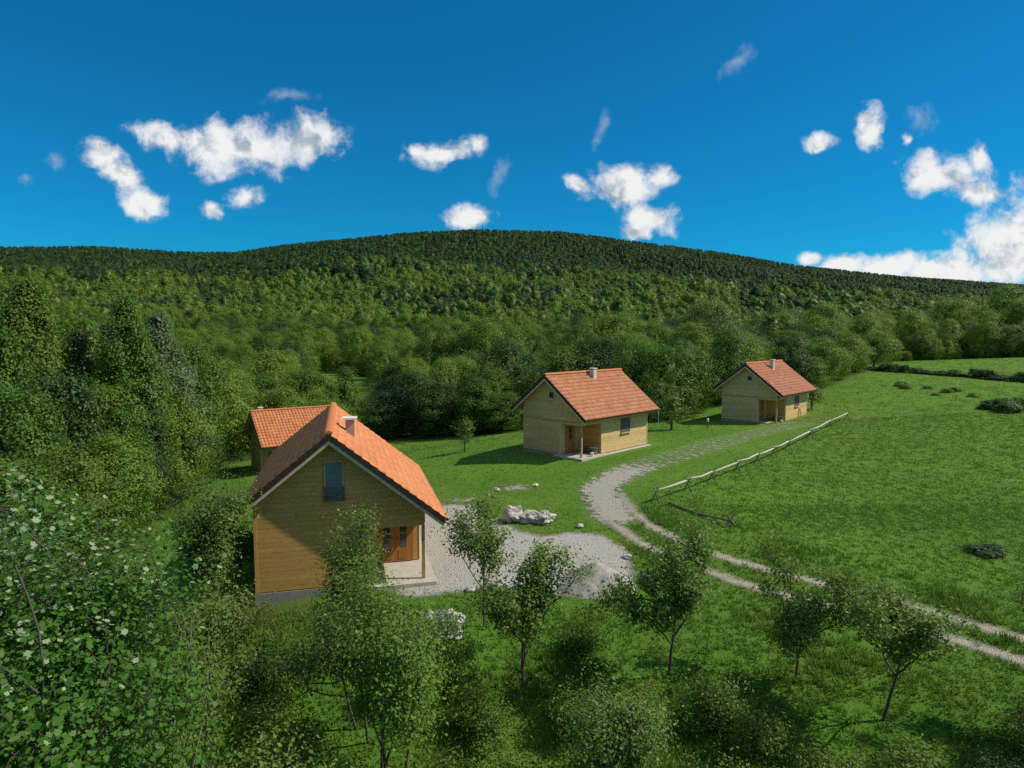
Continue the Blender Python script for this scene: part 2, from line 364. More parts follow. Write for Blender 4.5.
def m_plain(name, c0, c1, rough=.8, sc_=8, met=0.0):
    m, t, b = material(name); n = t.noise(obc(t), sc_, 5, .6); t.put(b.inputs['Base Color'], t.mix(n, c0, c1))
    b.inputs['Roughness'].default_value = rough; b.inputs['Metallic'].default_value = met; bump(t, b, n, .2, .01); return m
M['concrete'] = m_plain('concrete', (.33,.305,.25), (.50,.47,.39), .9, 3)
M['plinth'] = m_plain('stone_plinth', (.16,.155,.14), (.32,.31,.28), .95, 5)
M['plaster'] = m_plain('chimney_plaster', (.46,.42,.37), (.60,.56,.50), .9, 5)
M['brick'] = m_plain('chimney_brick', (.30,.22,.18), (.44,.34,.28), .9, 9)
M['cap'] = m_plain('chimney_cap', (.60,.58,.54), (.72,.70,.66), .85, 6)
M['shutter'] = m_plain('shutter', (.085,.070,.052), (.13,.11,.085), .8, 6)
M['frame'] = m_plain('window_frame', (.42,.33,.20), (.55,.45,.30), .6, 6)
M['metal'] = m_plain('dark_metal', (.03,.028,.026), (.055,.05,.045), .45, 6, .6)
M['white'] = m_plain('white_paint', (.66,.65,.62), (.78,.77,.74), .6, 6)
m, t, b = material('glass'); M['glass'] = m
b.inputs['Base Color'].default_value = (.035,.050,.055,1); b.inputs['Roughness'].default_value = .06; b.inputs['Specular IOR Level'].default_value = .8
m, t, b = material('blue_blind'); M['blind'] = m
t.put(b.inputs['Base Color'], t.mix(t.noise(obc(t), 6, 3), (.10,.15,.16), (.16,.22,.225))); b.inputs['Roughness'].default_value = .25

# ------------------------------------------------------------------ ground sheet
def lines(lo, hi, step, far_lo, far_hi, growth=1.09):
    a = list(np.arange(lo, hi + 1e-6, step)); s = step
    while a[-1] < far_hi: s = min(s * growth, 30); a.append(a[-1] + s)
    s = step
    while a[0] > far_lo: s = min(s * growth, 30); a.insert(0, a[0] - s)
    return np.array(a)
GX = lines(-45, 75, .7, -1700, 1700); GY = lines(6, 118, .7, -300, 2100)
gxx, gyy = np.meshgrid(GX, GY); gx1, gy1 = gxx.ravel(), gyy.ravel()
gzz = gz(gx1, gy1)
so = sdf(OPEN, gx1, gy1); scl_ = sdf(CLEAR, gx1, gy1)
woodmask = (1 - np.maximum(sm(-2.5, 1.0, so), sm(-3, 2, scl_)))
bare = sm(3.0, .5, np.hypot((gx1 + 9.5) / 1.6, gy1 - 22.3)) * .8
nx_, ny_ = len(GX), len(GY)
ii = (np.arange(ny_ - 1)[:, None] * nx_ + np.arange(nx_ - 1)[None]).ravel()
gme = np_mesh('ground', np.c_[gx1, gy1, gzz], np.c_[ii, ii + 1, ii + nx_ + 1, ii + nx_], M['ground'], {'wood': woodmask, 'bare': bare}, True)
ground = link(bpy.data.objects.new('ground', gme)); tag(ground, kind='structure')

# ------------------------------------------------------------------ gravel yard, wheel tracks, worn drive
def sheet(name, fn, x0, x1, y0, y1, res, zoff, mat, margin=1.0):
    X = np.arange(x0, x1, res); Y = np.arange(y0, y1, res); xx, yy = np.meshgrid(X, Y); x, y = xx.ravel(), yy.ravel()
    core = fn(x, y); nX = len(X)
    i = (np.arange(len(Y) - 1)[:, None] * nX + np.arange(nX - 1)[None]).ravel()
    q = np.c_[i, i + 1, i + nX + 1, i + nX]; q = q[(core[q].max(axis=1) > -margin)]
    used = np.unique(q); mp = -np.ones(len(x), int); mp[used] = np.arange(len(used))
    V = np.c_[x[used], y[used], gz(x[used], y[used]) + zoff]
    o = link(bpy.data.objects.new(name, np_mesh(name, V, mp[q], mat, {'core': core[used]}, True))); tag(o, kind='structure'); return o
YARD = np.array([(-5.4,36.0),(-2.3,35.6),(-1.0,33.0),(.4,30.9),(1.5,30.1),(3.0,30.5),(4.2,30.0),(5.0,28.1),(4.9,25.6),(3.5,24.0),(1.8,23.9),(-.5,24.6),(-2.2,24.2),(-3.6,23.6),(-4.6,24.4),(-4.0,28),(-5.0,32)])
RUT_A = np.array([(20.5,17.2),(16.3,20.1),(15.1,21.3),(13.4,23.1),(11.2,24.9),(9.4,26.5),(7.9,28.4),(6.8,30.7),(6.2,33.6),(6.0,36.1)])
RUT_B = np.array([(19.6,16.0),(15.5,18.9),(14.3,20.1),(12.5,21.6),(10.4,23.2),(8.6,24.8),(7.1,26.7),(5.8,28.8),(4.8,32.0),(4.6,35.4)])
DRIVE = np.array([(5.2,32.5),(5.0,37.2),(6.6,40.0),(9.1,42.8),(12.8,46.8),(17.4,52.0),(22.6,56.9),(26.5,60.0)])
yard_fn = lambda x, y: sdf(YARD, x, y)
def rut_fn(x, y): return np.maximum(.27 - pdist(RUT_A, x, y, False), .25 - pdist(RUT_B, x, y, False))
def drive_fn(x, y):
    d = pdist(DRIVE, x, y, False); return np.minimum(1.75 - d, 1.55 - .98 * sm(38.2, 43.5, y))
sheet('gravel_yard', yard_fn, -7, 7, 22, 38, .25, .020, M['yard'], 1.0)
sheet('wheel_track', rut_fn, 3, 22, 15, 37.5, .14, .026, M['rut'], .6)
sheet('worn_drive', drive_fn, 2, 30, 31, 63, .25, .034, M['worn'], 1.3)
sheet('stone_edging_path', lambda x, y: .22 - pdist(np.array([(-10.2,56.2),(-5.7,51.5),(-1.6,48.5),(.5,47.6)]), x, y, False), -12, 2, 46, 58, .15, .018, M['worn'], .5)
sheet('trodden_patch', lambda x, y: np.maximum(1.1 - np.hypot((x - .3) / 1.5, y - 38.2), 1.0 - np.hypot((x + 2.6) / 2.2, (y - 36.6))), -7, 5, 34, 41, .25, .016, M['worn'], 1.0)
def bare_at(x, y): return np.maximum(np.maximum(yard_fn(x, y), rut_fn(x, y)), drive_fn(x, y) - .25)

# ------------------------------------------------------------------ cabins
def house(name, loc, yaw, W, WL, L, eh, rh, ovl, label, tile='tile', big=False, chim=(.55, 4.5), plank='plank', group='timber cabins with clay roofs'):
    h = empty(name, loc, -R(yaw)); tag(h, label, 'cabin', group)
    rr = random.Random(int(abs(loc[0] * 91)) + 3)
    s = (rh - eh) / W; ov = .55; xl, xr = -(WL - ovl), W - .72
    xp, yp = xr - 1.85, ov + 2.2; y0, y1 = ov, L - ov
    top = lambda x: rh - s * abs(x) - .27
    th = .16
    # --- wall cores
    mb = MB(); e = .016
    def gable(y, xa, xb, za):   # wall with the roof line on top, thickness inwards
        pts = [(xa, za), (xb, za), (xb, top(xb))] + ([(0, top(0))] if xa < 0 < xb else []) + [(xa, top(xa))]
        return pts
    mb.prism(gable(0, xl + e, xp, 0), 1, y0 + e, y0 + th)
    mb.prism(gable(0, xp + .002, xr - e, 2.12), 1, y0 + e, y0 + th)
    mb.prism(gable(0, xl + e, xr - e, 0), 1, y1 - th, y1 - e)
    mb.box(xl + e, xl + th, y0 + th + .002, y1 - th - .002, 0, top(xl) - .02)
    mb.box(xr - th, xr - e, yp + e, y1 - th - .002, 0, top(xr) - .02)
    mb.box(xp - th, xp - e, y0 + th + .002, yp + e, 0, 2.3)            # porch side wall
    mb.box(xp - e, xr - th - .002, yp + e, yp + th, 0, 2.45)           # porch back wall
    mb.box(xr - .15, xr - .03, y0 + th + .004, yp + e - .004, 2.14, 2.30)   # beam over the porch opening
    mb.box(xp - e + .004, xr - th - .004, y0 + th + .004, yp + e - .004, 2.31, 2.36)   # porch ceiling
    wall = mb.build('wall', M[plank], h)
    # --- horizontal boards
    ph = .185
    def board_row(kind, z, z2, a, b2, t):
        """front gable board between x=a..b2, ends cut to the roof slope"""
        def lim(zz): return (rh - .27 - zz) / s
        pts = [(max(a, -lim(z)), z), (min(b2, lim(z)), z), (min(b2, lim(z2)), z2), (max(a, -lim(z2)), z2)]
        if pts[1][0] - pts[0][0] < .1: return None
        if pts[2][0] - pts[3][0] < .02: pts[2:] = [((pts[2][0] + pts[3][0]) / 2, z2)]
        m_ = MB(); yo = rr.uniform(0, .002); m_.prism(pts, 1, y0 - yo - ((.004 if big else .018) if kind == 'up' else 0), y0 + e - .002, t); return m_
    joined = MB(); z = .01
    while z < rh - .4:
        z2 = z + ph - .009
        up = z > 2.30
        segs = []
        full = (xl, xr) if up else (xl, xp - .004)
        if z < 2.0 or up:
            cut = rr.uniform(full[0] + .8, full[1] - .8) if (full[1] - full[0]) > 3 and rr.random() < .8 else None
            segs = [(full[0], cut - .003), (cut + .003, full[1])] if cut else [full]
        else: segs = [(xl, xp - .004), (xp + .004, xr)] if z > 2.12 else [full]
        for (a, b2) in segs:
            m_ = board_row('up' if up else 'lo', z, z2, a, b2, rr.random())
            if m_ is None: continue
            if big: m_.build('plank', M[plank], wall)
            else: joined.add(m_.v, m_.f, m_.t[0])
        z += ph
    if not big: tag(joined.build('planks', M[plank], wall), kind='stuff')
    jb = MB(); z = .01
    while z < 2.45:
        z2 = z + ph - .009
        if z2 < top(xr) - .03: jb.box(xr - e + .002, xr + rr.uniform(0, .005), yp, y1, z, z2, rr.random())
        if z2 < 2.3: jb.box(xp + .12 if False else xp, xr - th - .01, yp - rr.uniform(0, .004), yp + e - .002, z, z2, rr.random()) if False else None
        if z2 < 2.3: jb.box(xp - e + .002, xp + rr.uniform(0, .004), y0 + .2, yp - .01, z, z2, rr.random())
        if z2 < top(xl) - .03: jb.box(xl - rr.uniform(0, .005), xl + e - .002, y0, y1, z, z2, rr.random())
        z += ph
    tag(jb.build('side_planks', M['plank_pale' if not big else plank], wall), kind='stuff')
    kb = MB(); z = .01                                   # boards of the porch back wall, around the door
    dw = 1.36 if big else 1.0; dxa = xp + (.16 if big else .22)
    while z < 2.28:
        z2 = z + ph - .009
        if z < 2.02 and big:
            if dxa - .07 - xp > .03: kb.box(xp, dxa - .07, yp, yp + e - .002, z, z2, rr.random())
            kb.box(dxa + dw + .07, xr - th - .01, yp, yp + e - .002, z, z2, rr.random())
        else: kb.box(xp, xr - th - .01, yp, yp + e - .002, z, z2, rr.random())
        z += ph
    tag(kb.build('porch_planks', M['plank'], wall), kind='stuff')
    for (cx, cy_) in ((xl - .012, y0 - .012), (xp - .10, y0 - .030), (xr - .085, y1 - .085)):
        c_ = MB(); c_.box(cx, cx + .11, cy_, cy_ + .11, 0.0, 2.30 if cx > xl + .5 else top(xl) - .03, .2); c_.build('corner_board', M['trim' if not big else plank], wall)
    if not big:
        c_ = MB(); c_.box(xl - .01, xr + .01, y0 - .052, y0 - .03, 2.28, 2.36, .9); c_.build('gable_strip', M['plank'], wall)
    # --- plinth and porch slab
    mb = MB(); mb.box(xl - .03, xr + .03, y0 - .03, y1 + .03, -1.5, -.03); mb.build('plinth', M['plinth'], h)
    mb = MB(); mb.box(xp - .35, xr + .38, y0 - .40, yp + .5, -.34, -.028, .5); mb.box(xr + .032, xr + .38, yp + .502, y1 + .12, -.34, -.055); mb.build('porch_slab', M['concrete'], h)
    mb = MB(); mb.box(xr - .13, xr - .01, y0 + .02, y0 + .14, -.026, 2.118, .4); mb.build('porch_post', M['post'], h)
    # --- door: a double door in the porch back wall, or a single one in the porch side wall
    def dbox(mb_, a, b2, d0, d1, za, zb, t=.5):
        if big: mb_.box(a, b2, yp - d1, yp - d0, za, zb, t)
        else: mb_.box(xp + d0, xp + d1, a, b2, za, zb, t)
    nl = 2 if big else 1
    if not big: dxa = y0 + .55; dw = .92
    for k in range(nl):
        a = dxa + k * dw / nl; b2 = a + dw / nl - .012
        mb = MB(); dbox(mb, a, b2, -.014, .055, .01, 2.0, .3); d = mb.build('door', M['door_wood'], h)
        tag(d, 'varnished orange-brown timber door with narrow glass')
        gw = (b2 - a)
        for (za, zb) in ((.62, 1.18), (1.24, 1.82)) if big else ((.95, 1.35), (1.40, 1.80)):
            g_ = MB(); dbox(g_, a + gw * .30, b2 - gw * .30, .054, .062, za, zb); g_.build('glass_pane', M['glass'], d)
        for (za, zb) in ((.12, .5),) if big else ((.15, .5), (.55, .85)):
            g_ = MB(); dbox(g_, a + gw * .2, b2 - gw * .2, .054, .068, za, zb, .9); g_.build('panel', M['door_wood'], d)
        hx = b2 - .07 if k == 0 else a + .07; h2 = hx - .1 if k == 0 else hx + .1
        q3 = [(hx, .056), (hx, .10), (h2, .10)]
        g_ = MB(); g_.tube([(u_, yp - v_, 1.02) if big else (xp + v_, u_, 1.02) for u_, v_ in q3], .012, 5); g_.build('handle', M['metal'], d)
    mb = MB(); dbox(mb, dxa - .07, dxa - .004, -.014, .03, .01, 2.06); dbox(mb, dxa + dw, dxa + dw + .066, -.014, .03, .01, 2.06); dbox(mb, dxa - .003, dxa + dw - .001, -.014, .03, 2.004, 2.07)
    mb.build('door_frame', M['door_wood'], h)
    # --- gable window
    if big:
        wa, wb, za, zb = -.22, .50, 3.30, 4.86
        wn_ = MB()
        for (q) in ((wa, wa + .06, za, zb), (wb - .06, wb, za, zb), (wa + .061, wb - .061, zb - .07, zb), (wa + .061, wb - .061, za, za + .06)): wn_.box(q[0], q[1], y0 - .065, y0 - .01, q[2], q[3], .6)
        wn_ = wn_.build('window', M['plank'], h)
        g_ = MB(); g_.box(wa + .062, wb - .062, y0 - .045, y0 - .026, za + .062, zb - .072); tag(g_.build('blue_pane', M['blind'], wn_), 'pale blue pane')
        for k in range(4):
            g_ = MB(); g_.box(wa - .03, wb + .03, y0 - .13, y0 - .10, za + .02 + k * .15, za + .075 + k * .15, .7); g_.build('guard_rail', M['grey_wood'], wn_)
        for xx in (wa - .02, wb - .03):
            g_ = MB(); g_.box(xx, xx + .05, y0 - .099, y0 - .066, za, za + .56, .5); g_.build('guard_upright', M['grey_wood'], wn_)
    else:
        wa, wb, za, zb = -.05, .55, 3.78, 4.38
        wn_ = MB()
        for (q) in ((wa, wa + .09, za, zb), (wb - .09, wb, za, zb), (wa + .091, wb - .091, zb - .09, zb), (wa + .091, wb - .091, za, za + .09)): wn_.box(q[0], q[1], y0 - .075, y0 - .024, q[2], q[3], .2)
        wn_ = wn_.build('window', M['frame'], h)
        g_ = MB(); g_.box(wa + .092, wb - .092, y0 - .055, y0 - .03, za + .092, zb - .092); g_.build('glass_pane', M['glass'], wn_)
    # --- long wall window with shutters
    ym = yp + (y1 - yp) * .50
    wn_ = MB()
    for q in ((ym - .55, ym - .48, 1.20, 2.22), (ym + .48, ym + .55, 1.20, 2.22), (ym - .479, ym + .479, 2.15, 2.22), (ym - .479, ym + .479, 1.20, 1.27)): wn_.box(xr + .002, xr + .06, q[0], q[1], q[2], q[3])
    wn_ = wn_.build('window', M['shutter'], h)
    for (a, b2) in ((ym - .475, ym - .005), (ym + .005, ym + .475)):
        g_ = MB(); g_.box(xr + .006, xr + .045, a, b2, 1.275, 2.145); sh = g_.build('shutter', M['shutter'], wn_)
    g_ = MB(); g_.box(xr + .002, xr + .13, ym - .62, ym + .62, 1.14, 1.195); g_.build('sill', M['plank_pale'], wn_)
    # --- roof
    tk = .10
    roof = empty('roof', (0, 0, 0)); roof.parent = h
    for sgn, WW in ((1, W), (-1, WL)):
        mb = MB(); pts = [(0, rh - .10 - .16), (0, rh - .10), (sgn * WW, rh - s * WW - .10), (sgn * WW, rh - s * WW - .10 - .16)]
        pts = pts if sgn < 0 else pts[::-1]
        mb.prism(pts, 1, .03, L - .03, .4); mb.build('roof_slab', M['plank'], roof)
        # tiles: rows of curved pieces, each row lapping the one below
        nvec = Vector((sgn * s, 0, 1)).normalized(); dvec = Vector((sgn, 0, -s)).normalized()
        Ls = WW * math.sqrt(1 + s * s) + .06; rows = max(6, round(Ls / .36)); rl = Ls / rows
        cols = max(8, round(L / .30)); cw = L / cols
        o0 = Vector((0, 0, rh - .095)); V = []; Fc = []; T = []
        prof = [(0, .012), (.18, .002), (.40, .040), (.60, .078), (.82, .046), (1.0, .012)]
        for r_ in range(rows):
            for c_i in range(cols):
                bi = len(V); tt = rr.random(); jx = rr.uniform(-.004, .004); lift = rr.uniform(0, .006)
                for (lu, hh) in ((r_ * rl - .03, .004), ((r_ + 1) * rl, .040 + lift), ((r_ + 1) * rl, .012)):
                    for (fu, hp) in prof:
                        q = o0 + dvec * max(lu, 0) + nvec * (hh + hp) + Vector((0, c_i * cw + fu * cw + jx, 0)); V.append(q[:])
                        T.append(tt)
                n6 = len(prof)
                for k in range(2):
                    for j in range(n6 - 1):
                        q4 = (bi + k * n6 + j, bi + k * n6 + j + 1, bi + (k + 1) * n6 + j + 1, bi + (k + 1) * n6 + j)
                        Fc.append(q4 if sgn < 0 else q4[::-1])
        tm = np_mesh('roof_tiles', V, Fc, M[tile], {'tint': T})
        tag(link(bpy.data.objects.new('roof_tiles', tm), roof), kind='stuff')
        # verge boards at both gables
        for ya, yb in ((-.025, .026), (L - .026, L + .025)):
            mb = MB(); pts = [(0, rh - .30), (0, rh - .06), (sgn * WW, rh - s * WW - .06), (sgn * WW, rh - s * WW - .30)]
            mb.prism(pts if sgn < 0 else pts[::-1], 1, ya, yb, .5); mb.build('verge_board', M['dark_board'], roof)
            mb = MB(); pts = [(0, rh - .46), (0, rh - .305), (sgn * (WW - .05), rh - s * (WW - .05) - .305), (sgn * (WW - .05), rh - s * (WW - .05) - .46)]
            d_ = .04 if ya < 1 else -.04
            mb.prism(pts if sgn < 0 else pts[::-1], 1, ya + d_, yb + d_, .2); mb.build('verge_lath', M['trim'], roof)
        gz_ = rh - s * WW - .13; gx_ = sgn * (WW + .055); gu = MB(); ring = []
        for k in range(7):
            a = math.pi * k / 6; ring.append((gx_ - math.cos(a) * .062, gz_ - math.sin(a) * .062))
        ring += [(gx_ + .05, gz_), (gx_, gz_ - .045), (gx_ - .05, gz_)]
        gu.prism([(p_[0], p_[1]) for p_ in ring], 1, .0, L, .5); gu.build('gutter', M['metal'], roof)
    nr = max(10, round(L / .38)); rl = L / nr
    ringp = [(math.cos(math.pi * k / 6), math.sin(math.pi * k / 6)) for k in range(7)]
    pv = [(-a * .15, 0, b_ * .10 - .02) for a, b_ in ringp] + [(-a * .175, rl + .02, b_ * .115 - .02) for a, b_ in ringp]
    pf = [(i, i + 1, i + 8, i + 7) for i in range(6)] + [tuple(range(7)), tuple(range(13, 6, -1))]
    pm = bpy.data.meshes.new('ridge_tile'); pm.from_pydata(pv, [], pf); pm.materials.append(M['tile_ridge'])
    for k in range(nr):
        o = bpy.data.objects.new('ridge_tile', pm); o.location = (0, k * rl, rh - .035 + rr.uniform(-.004, .004)); link(o, roof)
    # --- chimney
    ct = -.06 if big else .10; cx, cyy = chim; zr = rh - s * abs(cx)
    mb = MB(); mb.box(cx - .18, cx + .18, cyy - .18, cyy + .18, zr - .6, rh + ct, .5)
    ch = mb.build('chimney', M['brick' if big else 'plaster'], roof)
    mb = MB()
    for (qx, qy) in ((-.16, -.16), (.09, -.16), (-.16, .09), (.09, .09)): mb.box(cx + qx, cx + qx + .07, cyy + qy, cyy + qy + .07, rh + ct + .001, rh + ct + .08)
    cw_ = .30 if big else .22; mb.box(cx - cw_, cx + cw_, cyy - cw_, cyy + cw_, rh + ct + .081, rh + ct + .14); mb.build('chimney_cap', M['cap'], ch)
    return h

H1 = house('cabin', (-6.69, 23.72, .12), -14.3, 4.26, 2.93, 10.34, 2.57, 5.99, .2, 'timber cabin with blue-paned gable window and double door beside the gravel yard', 'tile', True, (.78, 3.6))
H2 = house('cabin', (2.24, 45.54, 1.30), 44.7, 3.63, 3.25, 9.02, 2.76, 5.58, .75, 'timber cabin with bright orange ribbed roof beside the bend of the worn drive', 'tile_mid', False, (.50, 4.9), 'plank_pale')
H3 = house('cabin', (22.25, 62.51, 1.28), 42.9, 3.63, 3.25, 9.02, 2.76, 5.58, .75, 'timber cabin with pinkish tiled roof at the end of the worn drive', 'tile_old', False, (.85, 4.4), 'plank_pale')
H4 = house('cabin', (-23.96, 59.67, -2.96), 54.9, 3.63, 3.25, 7.4, 2.76, 5.58, .75, 'orange roofed timber cabin half hidden behind the ridge of the double-door cabin', 'tile', False, (-.25, .95), 'plank_pale')

# ------------------------------------------------------------------ porch furniture and small posts
def bench(loc, rz, label):
    o = empty('bench', loc, rz); tag(o, label, 'bench', 'porch benches')
    for k in range(3):
        mb = MB(); mb.box(-.6, .6, -.19 + k * .13, -.07 + k * .13, .42, .46, k * .4); mb.build('seat_slat', M['grey_wood'], o)
    for xx in (-.5, .42):
        mb = MB(); mb.box(xx, xx + .08, -.18, .18, 0, .419); mb.build('leg', M['grey_wood'], o)
    return o
def local(h, x, y, z=0.0):
    c, s_ = math.cos(h.rotation_euler.z), math.sin(h.rotation_euler.z)
    return (h.location.x + c * x - s_ * y, h.location.y + s_ * x + c * y, h.location.z + z)
bench(local(H2, 2.35, 2.25, -.028), H2.rotation_euler.z, 'weathered slat bench on the porch of the bright orange roofed cabin')
bench(local(H3, 2.35, 2.25, -.028), H3.rotation_euler.z, 'weathered slat bench on the porch of the pinkish roofed cabin')
def bucket(loc, label):
    o = empty('bucket', loc); tag(o, label, 'bucket')
    mb = MB(); mb.tube([(0, 0, 0), (0, 0, .26)], [.10, .13], 12); mb.build('body', M['white'], o)
    mb = MB(); mb.tube([(-.13, 0, .25), (-.09, 0, .36), (0, 0, .40), (.09, 0, .36), (.13, 0, .25)], .006, 4); mb.build('handle', M['metal'], o)
bucket(local(H2, 3.05, 1.55, -.028), 'small white bucket on the porch slab of the bright orange roofed cabin')
bucket(local(H3, 3.05, 1.45, -.028), 'small white bucket on the porch slab of the pinkish roofed cabin')
def leaning(h, yy, label):
    a = local(h, 3.18, yy, -.075); o = MB()
    o.prism([(-.09, 0), (.09, 0), (.09, 1.05), (-.09, 1.05)], 1, 0, .025, .8); ob = o.build('board', M['grey_wood']); ob.location = a
    ob.rotation_euler = (-.18, 0, h.rotation_euler.z + math.pi / 2); tag(ob, label, 'board')
leaning(H3, 6.3, 'dark board leaning on the lit long wall of the pinkish roofed cabin')
def post_thing(name, x, y, hgt, r_, label, cap=None):
    z = gzf(x, y); o = empty(name, (x, y, z)); tag(o, label, 'post')
    mb = MB(); mb.tube([(0, 0, -.15), (0, 0, hgt)], [r_ * 1.1, r_], 8); mb.build('shaft', M['grey_wood' if cap else 'log'], o)
    if cap: mb = MB(); mb.tube([(0, 0, hgt + .001), (0, 0, hgt + .22), (0, 0, hgt + .26)], [r_ * 1.35, r_ * 1.35, r_ * .7], 8); mb.build('cap', M['white'], o)
post_thing('marker_post', 17.8, 59.2, .62, .07, 'short dark post with white top on the lawn before the dark trees', True)
post_thing('pole', 12.9, 57.4, 2.0, .035, 'thin pale pole on the lawn behind the bright orange roofed cabin')

# ------------------------------------------------------------------ log fence
def fence():
    P = [(7.7,34.6),(9.9,36.4),(11.9,38.4),(14.2,40.8),(16.4,43.3),(18.4,45.6),(20.4,47.9),(24.0,52.3),(27.8,56.9),(31.6,61.4)]
    o = empty('log_fence', (P[0][0], P[0][1], gzf(*P[0]))); tag(o, 'long low fence of pale peeled logs on crossed stakes along the meadow', 'fence')
    rg = random.Random(5); L0 = Vector(o.location); tops = []
    for i, (x, y) in enumerate(P):
        a, b2 = P[max(i - 1, 0)], P[min(i + 1, len(P) - 1)]; d = Vector((b2[0] - a[0], b2[1] - a[1], 0)).normalized(); n = Vector((-d.y, d.x, 0))
        z = gzf(x, y); c = Vector((x, y, z)); tops.append(c + Vector((0, 0, .62 + rg.uniform(-.05, .05))))
        for sg in (-1, 1):
            mb = MB(); mb.tube([c - L0 + n * sg * .36 + Vector((0, 0, -.2)), c - L0 - n * sg * .13 + d * .05 * sg + Vector((0, 0, .74 + rg.uniform(-.06, .1)))], [.036, .028], 6); mb.build('stake', M['grey_wood'], o)
    for i in range(len(P) - 1):
        a, b2 = tops[i] - L0, tops[i + 1] - L0; ex = (b2 - a).normalized() * .12
        md = (a + b2) / 2 + Vector((rg.uniform(-.05, .05), rg.uniform(-.05, .05), -.05))
        mb = MB(); mb.tube([a - ex + Vector((0, 0, .07 * (i % 2))), md + Vector((0, 0, .03)), b2 + ex + Vector((0, 0, .07 * (i % 2)))], [.062, .058, .050], 8, rg.random()); mb.build('rail', M['log'], o, True)
fence()
def fallen():
    a = Vector((8.3, 34.2, gzf(8.3, 34.2))); b2 = Vector((10.4, 30.6, gzf(10.4, 30.6)))
    o = empty('fallen_fence_rail', a); tag(o, 'dark fallen fence rail lying in the grass with crossed stakes at its end', 'fence rail')
    mb = MB(); mb.tube([(0, 0, .10), ((b2 - a) / 2 + Vector((0, 0, .08)))[:], (b2 - a + Vector((0, 0, .30)))[:]], [.06, .055, .05], 7); mb.build('rail', M['grey_wood'], o)
    for sg in (-1, 1):
        mb = MB(); c = b2 - a; mb.tube([(c + Vector((sg * .35, .12 * sg, -.12)))[:], (c + Vector((-sg * .22, -.1 * sg, .62)))[:]], [.045, .038], 6); mb.build('stake', M['grey_wood'], o)
fallen()

# ------------------------------------------------------------------ rocks and gravel heap
def rock_mesh(name, seed, sx, sy, sz, mat, sub=3, rough=.46, ridge=1.0):
    import bmesh
    bm = bmesh.new(); bmesh.ops.create_icosphere(bm, subdivisions=sub, radius=1.0); off = Vector((seed * 7.3, seed * 3.1, seed * 1.7))
    for v in bm.verts:
        n = v.co.normalized(); p_ = n * 1.25 + off
        cell = mnoise.voronoi(p_ * 1.3)[0]; d = 1 + rough * (mnoise.noise(p_ * 1.1) * 1.1 + (cell[1] - cell[0]) * .9 * ridge - .35) + .12 * mnoise.noise(p_ * 4.5)
        v.co = Vector((n.x * sx, n.y * sy, n.z * sz)) * d
    me = bpy.data.meshes.new(name); bm.to_mesh(me); bm.free(); me.materials.append(mat); return me
def rock(x, y, sx, sy, sz, rz, label, seed, mat='rock', group=None, sink=.3, dz=0.0, sub=3, name='rock', tilt=0.0):
    o = bpy.data.objects.new(name, rock_mesh(name, seed, sx, sy, sz, M[mat], sub)); o.location = (x, y, gzf(x, y) + sz * (1 - sink) + dz); o.rotation_euler = (tilt, tilt * .6, rz)
    link(o); tag(o, label, 'rock', group); return o
rock(.0, 32.5, .62, .50, .52, .4, 'blocky white limestone boulder on the lawn above the yard', 3, sink=.38, sub=4, name='boulder')
rock(.92, 32.3, .85, .42, .36, -.10, 'long white limestone boulder lying against the blocky boulder', 8, sink=.35, sub=4, name='boulder', tilt=.1)
rock(1.75, 32.1, .48, .40, .34, .6, 'smaller round white boulder at the end of the boulder row', 12, sink=.35, sub=4, name='boulder')
rg = random.Random(21)
for k in range(26):
    a = rg.uniform(0, 6.28); q = rg.random() ** .6; x = -2.45 + math.cos(a) * q * .8; y = 21.4 + math.sin(a) * q * .85
    s_ = rg.uniform(.12, .27); rock(x, y, s_ * rg.uniform(.9, 1.4), s_, s_ * .8, rg.uniform(0, 6), 'white stone in the stone heap below the porch of the double-door cabin', 30 + k, group='stones of the heap below the porch', dz=max(0, .38 * (1 - q)), sub=2, name='stone')
rock(6.45, 14.75, .36, .30, .28, .2, 'brown stone half sunk in the foreground grass', 60, 'brown_rock', sub=3)
rock(-5.3, 15.4, .20, .17, .20, .2, 'small pale stone among the dark foreground shrubs', 61, sub=3, name='stone')
for k, (x, y) in enumerate([(-.9, 37.9), (1.4, 38.3), (4.9, 27.2), (-1.6, 24.2), (3.3, 31.2), (5.3, 25.3)]):
    rock(x, y, .22, .16, .12, k, 'flat pale stone lying at the edge of the gravel yard', 70 + k, group='loose stones round the yard', sub=2, name='stone')

def heap(x0, y0, rx, ry, hh, name, label):
    n = 44; V = []; rgx = random.Random(4)
    for j in range(n + 1):
        for i in range(n + 1):
            u, v = i / n * 2 - 1, j / n * 2 - 1; x, y = x0 + u * rx * 1.2, y0 + v * ry * 1.2
            q = math.hypot(u * 1.2, v * 1.2) + .16 * mnoise.noise(Vector((x * .9, y * .9, 2))); zz = hh * max(0, 1 - q ** 1.5) * (1 + .22 * mnoise.noise(Vector((x * 1.7, y * 1.7, 5)))) if q < 1 else -.08
            zz += .05 * mnoise.noise(Vector((x * 4, y * 4, 0))) + .035 * mnoise.noise(Vector((x * 12, y * 12, 0)))
            V.append((x, y, gzf(x, y) + zz))
    Fc = [(j * (n + 1) + i, j * (n + 1) + i + 1, (j + 1) * (n + 1) + i + 1, (j + 1) * (n + 1) + i) for j in range(n) for i in range(n)]
    o = link(bpy.data.objects.new(name, np_mesh(name, V, Fc, M['heap'], None, False))); tag(o, label, 'gravel heap'); return o
heap(3.3, 24.8, 1.6, 1.2, .78, 'gravel_heap', 'grey heap of loose gravel dumped at the edge of the yard')
